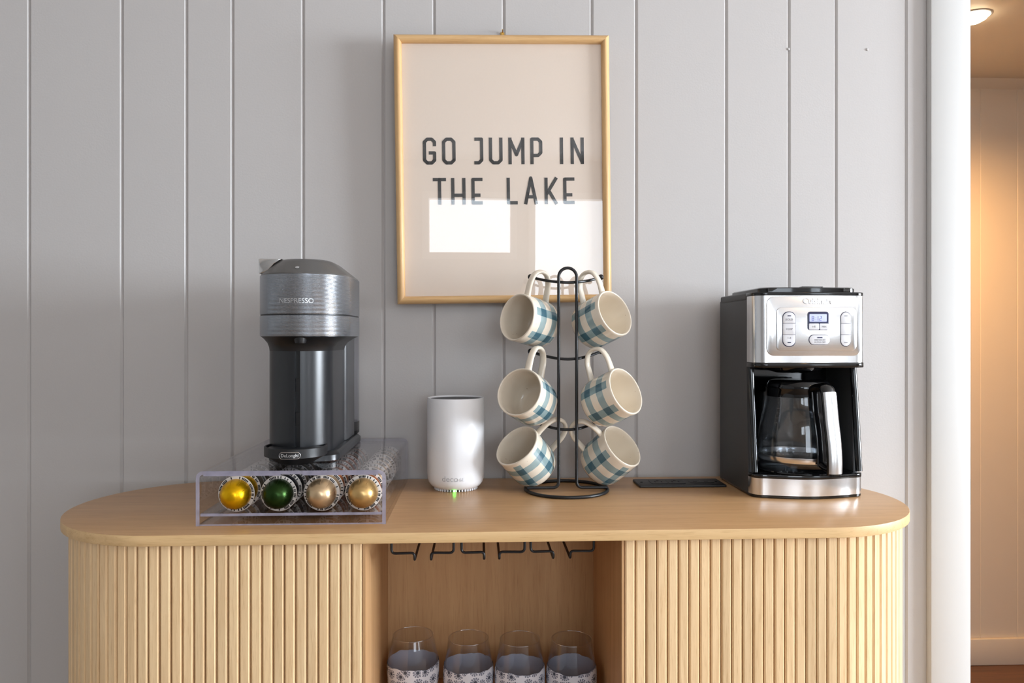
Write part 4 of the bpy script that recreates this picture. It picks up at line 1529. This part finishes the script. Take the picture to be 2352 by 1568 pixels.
gi = [(max(0, r - 0.0022), z + (0.0025 if z < 0.012 else 0)) for r, z in reversed(gp)]
MB().lathe(gp + gi, 64).build('glass_body', MAT['carafe_glass'], car, smooth=60)
MB().lathe([(0.0762, 0.0175), (0.0766, 0.018), (0.0766, 0.0275), (0.0760, 0.0280), (0.0757, 0.0275), (0.0757, 0.018)], 64, closed=True).build('steel_ring', MAT['steel'], car, smooth=40)
MB().lathe([(0.0583, h_body - 0.0135), (0.0592, h_body - 0.013), (0.0588, h_body), (0.060, h_body + 0.002), (0.060, h_body + 0.004), (0.0578, h_body + 0.004), (0.0578, h_body - 0.0125)], 56, closed=True).build('collar', MAT['gloss_black'], car, smooth=40)
MB().lathe([(0, h_body + 0.002), (0.057, h_body + 0.002), (0.0575, h_body + 0.008), (0.053, h_lid - 0.002), (0.046, h_lid), (0, h_lid)], 56).build('carafe_lid', MAT['gloss_black'], car, smooth=40)
# handle: leaves the collar towards the front right
ha = at_d(1908, 900, 1.318)
hdv = Vector((at_d(1904, 970, 1.312).x - cc.x, at_d(1904, 970, 1.312).y - cc.y, 0))
hdir = hdv.normalized()
side = Vector((-hdir.y, hdir.x, 0))


def hp_(o_, z_):
    return hdir * o_ + Vector((0, 0, z_))


gh = [hp_(0.052, h_body + 0.003), hp_(0.066, h_body + 0.0065), hp_(0.082, h_body + 0.0075), hp_(0.0925, h_body - 0.001), hp_(0.100, 0.100), hp_(0.107, 0.062), hp_(0.110, 0.030), hp_(0.1095, 0.004)]
sm = []
for i in range(len(gh) - 1):
    p0, p1, p2, p3 = gh[max(i - 1, 0)], gh[i], gh[i + 1], gh[min(i + 2, len(gh) - 1)]
    for k in range(5):
        u = k / 5
        sm.append(0.5 * ((2 * p1) + (p2 - p0) * u + (2 * p0 - 5 * p1 + 4 * p2 - p3) * u * u + (3 * p1 - p0 - 3 * p2 + p3) * u ** 3))
sm.append(gh[-1])
hn = MB().tube(sm, 0.0080, 16, rb=0.0142, bin_=side).build('handle', MAT['gloss_black'], car, smooth=60)
MB().tube(fillet([hp_(0.108, 0.012), hp_(0.092, 0.013), hp_(0.0768, 0.018)], 0.006, 5), 0.0065, 14, rb=0.011, bin_=side).build('handle_bracket', MAT['gloss_black'], car, smooth=60)
MB().tube(fillet([hp_(0.0610, h_body - 0.002), hp_(0.0645, 0.116), hp_(0.0705, 0.092), hp_(0.0758, 0.064), hp_(0.0785, 0.036), hp_(0.0790, 0.014)], 0.02, 5), 0.0022, 12, rb=0.0125, bin_=side).build('handle_strap', MAT['gloss_black'], car, smooth=60)
rings = []
for p in sm[15:-1]:
    i = sm.index(p)
    T = (sm[min(i + 1, len(sm) - 1)] - sm[i - 1]).normalized()
    nrm = side.cross(T).normalized()
    if nrm.dot(hdir) < 0:
        nrm = -nrm
    ring = []
    for k in range(9):
        a = rad(-62 + 124 * k / 8)
        ring.append(p + nrm * (0.0088 * math.cos(a)) + side * (0.0150 * math.sin(a)))
    for k in range(9):
        a = rad(62 - 124 * k / 8)
        ring.append(p + nrm * (0.0074 * math.cos(a)) + side * (0.0136 * math.sin(a)))
    rings.append(ring)
MB().loft(rings).build('handle_plate', MAT['steel_v'], hn, smooth=60)
# level marks printed on the carafe glass
mk = MB()
for k, py in enumerate((910, 922, 934, 944, 955, 966)):
    z_ = zcr(py)
    r_ = 0.0755 - max(0, (z_ - 0.035)) * 0.17 + 0.0002
    for q in range(4 if k % 2 == 0 else 3):
        pass
    a0, a1 = rad(209), rad(213 if k % 2 else 215)
    pts = [(r_ * math.cos(a0 + (a1 - a0) * u / 4), r_ * math.sin(a0 + (a1 - a0) * u / 4), z_) for u in range(5)]
    mk.tube(pts, 0.0003, 5)
mk.build('level_marks', MAT['silver_print'], car)

# ================================================================== STEMLESS GLASSES
MAT['tumbler'] = clear('drinking_glass', tint=(0.975, 0.975, 0.98), ior=1.45, rough=0.01, facing=0.6, power=4.0, edge=(0.80, 0.81, 0.84))
MAT['tumbler_rim'] = clear('drinking_glass_rim', tint=(0.9, 0.9, 0.92), ior=2.6, rough=0.08)


def enamel(name, petals=9):
    m, t, out = nt(name)
    p = N(t, 'ShaderNodeBsdfPrincipled', i_Roughness=0.25)
    tc = N(t, 'ShaderNodeTexCoord')
    sp = N(t, 'ShaderNodeSeparateXYZ')
    t.links.new(tc.outputs['Object'], sp.inputs[0])
    ang = M_(t, 'ARCTAN2', sp.outputs[1], sp.outputs[0])
    cb_ = N(t, 'ShaderNodeCombineXYZ')
    t.links.new(M_(t, 'MULTIPLY', ang, 0.043), cb_.inputs[0])
    t.links.new(sp.outputs[2], cb_.inputs[1])
    vo = N(t, 'ShaderNodeTexVoronoi', voronoi_dimensions='2D', i_Scale=62.0, i_Randomness=0.85)
    t.links.new(cb_.outputs[0], vo.inputs['Vector'])
    v2 = N(t, 'ShaderNodeTexVoronoi', voronoi_dimensions='2D', feature='DISTANCE_TO_EDGE', i_Scale=62.0, i_Randomness=0.85)
    t.links.new(cb_.outputs[0], v2.inputs['Vector'])
    sb = N(t, 'ShaderNodeVectorMath', operation='SUBTRACT')
    t.links.new(cb_.outputs[0], sb.inputs[0])
    t.links.new(vo.outputs['Position'], sb.inputs[1])
    s2 = N(t, 'ShaderNodeSeparateXYZ')
    t.links.new(sb.outputs[0], s2.inputs[0])
    pa = M_(t, 'ARCTAN2', s2.outputs[1], s2.outputs[0])
    ray_ = M_(t, 'GREATER_THAN', M_(t, 'SINE', M_(t, 'MULTIPLY', pa, 11.0)), -0.55)
    petal = M_(t, 'MULTIPLY', ray_, M_(t, 'LESS_THAN', vo.outputs['Distance'], 0.52))
    petal = M_(t, 'MULTIPLY', petal, M_(t, 'GREATER_THAN', v2.outputs['Distance'], 0.06))
    eye = M_(t, 'LESS_THAN', vo.outputs['Distance'], 0.17)
    c = MIX(t, petal, srgb(224, 224, 232), srgb(128, 132, 148))
    c = MIX(t, eye, c, srgb(74, 78, 92))
    t.links.new(c, p.inputs['Base Color'])
    t.links.new(p.outputs[0], out.inputs[0])
    return m


MAT['enamel'] = enamel('flower_enamel')
MAT['enamel_in'] = plain('enamel_back', srgb(176, 180, 196), rough=0.4, noise=0.03, nscale=30)


def tumbler(px, d, prof, z_en, label, group, seed):
    p = at_d(px, 1500, d)
    g = empty('stemless_glass', (p.x, p.y, ZS + 0.0002))
    tag(g, label, 'glass', group)
    inner = [(max(0.0, r - 0.0013), z + (0.004 if i < 3 else 0.0)) for i, (r, z) in enumerate(prof)]
    MB().lathe(prof + list(reversed(inner)), 56).build('glass_bowl', MAT['tumbler'], g, smooth=60)
    rt, ht = prof[-1][0] - 0.0006, prof[-1][1]
    MB().tube([(rt * math.cos(2 * PI * k / 56), rt * math.sin(2 * PI * k / 56), ht + 0.0003) for k in range(56)], 0.0010, 8, closed=True).build('lip', MAT['tumbler_rim'], g)
    # painted sleeve with a wavy upper edge: outside flowers, inside plain
    rnd = random.Random(seed)
    ph = [rnd.uniform(0, 6) for _ in range(4)]

    def rad_at(z):
        for (r0, z0_), (r1, z1_) in zip(prof[:-1], prof[1:]):
            if z0_ <= z <= z1_ and z1_ > z0_:
                return r0 + (r1 - r0) * (z - z0_) / (z1_ - z0_)
        return prof[-1][0]
    seg, n = 64, 16

    def shell(off):
        out = []
        for i in range(n + 1):
            ring = []
            for j in range(seg):
                a = 2 * PI * j / seg
                top = z_en + 0.0012 * math.sin(3 * a + ph[0]) + 0.0006 * math.sin(7 * a + ph[1]) + 0.0006 * math.sin(13 * a + ph[2])
                z = prof[1][1] + 0.0005 + (top - prof[1][1]) * i / n
                r = rad_at(z) + off
                ring.append((r * math.cos(a), r * math.sin(a), z))
            out.append(ring)
        return out
    mb_ = MB()
    mb_.loft(shell(0.0012), cap0=False, cap1=False)
    mb_.loft(list(reversed(shell(0.0003))), cap0=False, cap1=False, slot=1)
    sl_ = mb_.build('painted_band', MAT['enamel'], g, smooth=60, recalc=False)
    sl_.data.materials.append(MAT['enamel_in'])
    return g


pA = [(0.0, 0.0), (0.024, 0.0), (0.030, 0.003), (0.0355, 0.012), (0.0405, 0.026), (0.0438, 0.044), (0.0449, 0.060), (0.0448, 0.072), (0.0434, 0.086), (0.0408, 0.102), (0.0376, 0.116), (0.0356, 0.1226)]
pB = [(0.0, 0.0), (0.024, 0.0), (0.031, 0.003), (0.0370, 0.012), (0.0415, 0.026), (0.0436, 0.042), (0.0439, 0.054), (0.0430, 0.066), (0.0408, 0.084), (0.0380, 0.102), (0.0358, 0.1158)]
tumbler(949, 1.302, pA, 0.077, 'taller round-bellied stemless glass with grey flower band on the niche shelf', 'stemless glasses on the niche shelf', 1)
tumbler(1076, 1.305, pB, 0.070, 'stemless glass with grey flower band next to the taller round-bellied glass', 'stemless glasses on the niche shelf', 2)
tumbler(1194, 1.300, pB, 0.070, 'stemless glass with grey flower band standing between two glasses that match it', 'stemless glasses on the niche shelf', 3)
tumbler(1312.5, 1.300, pB, 0.070, 'stemless glass with grey flower band at the far end from the taller glass', 'stemless glasses on the niche shelf', 5)
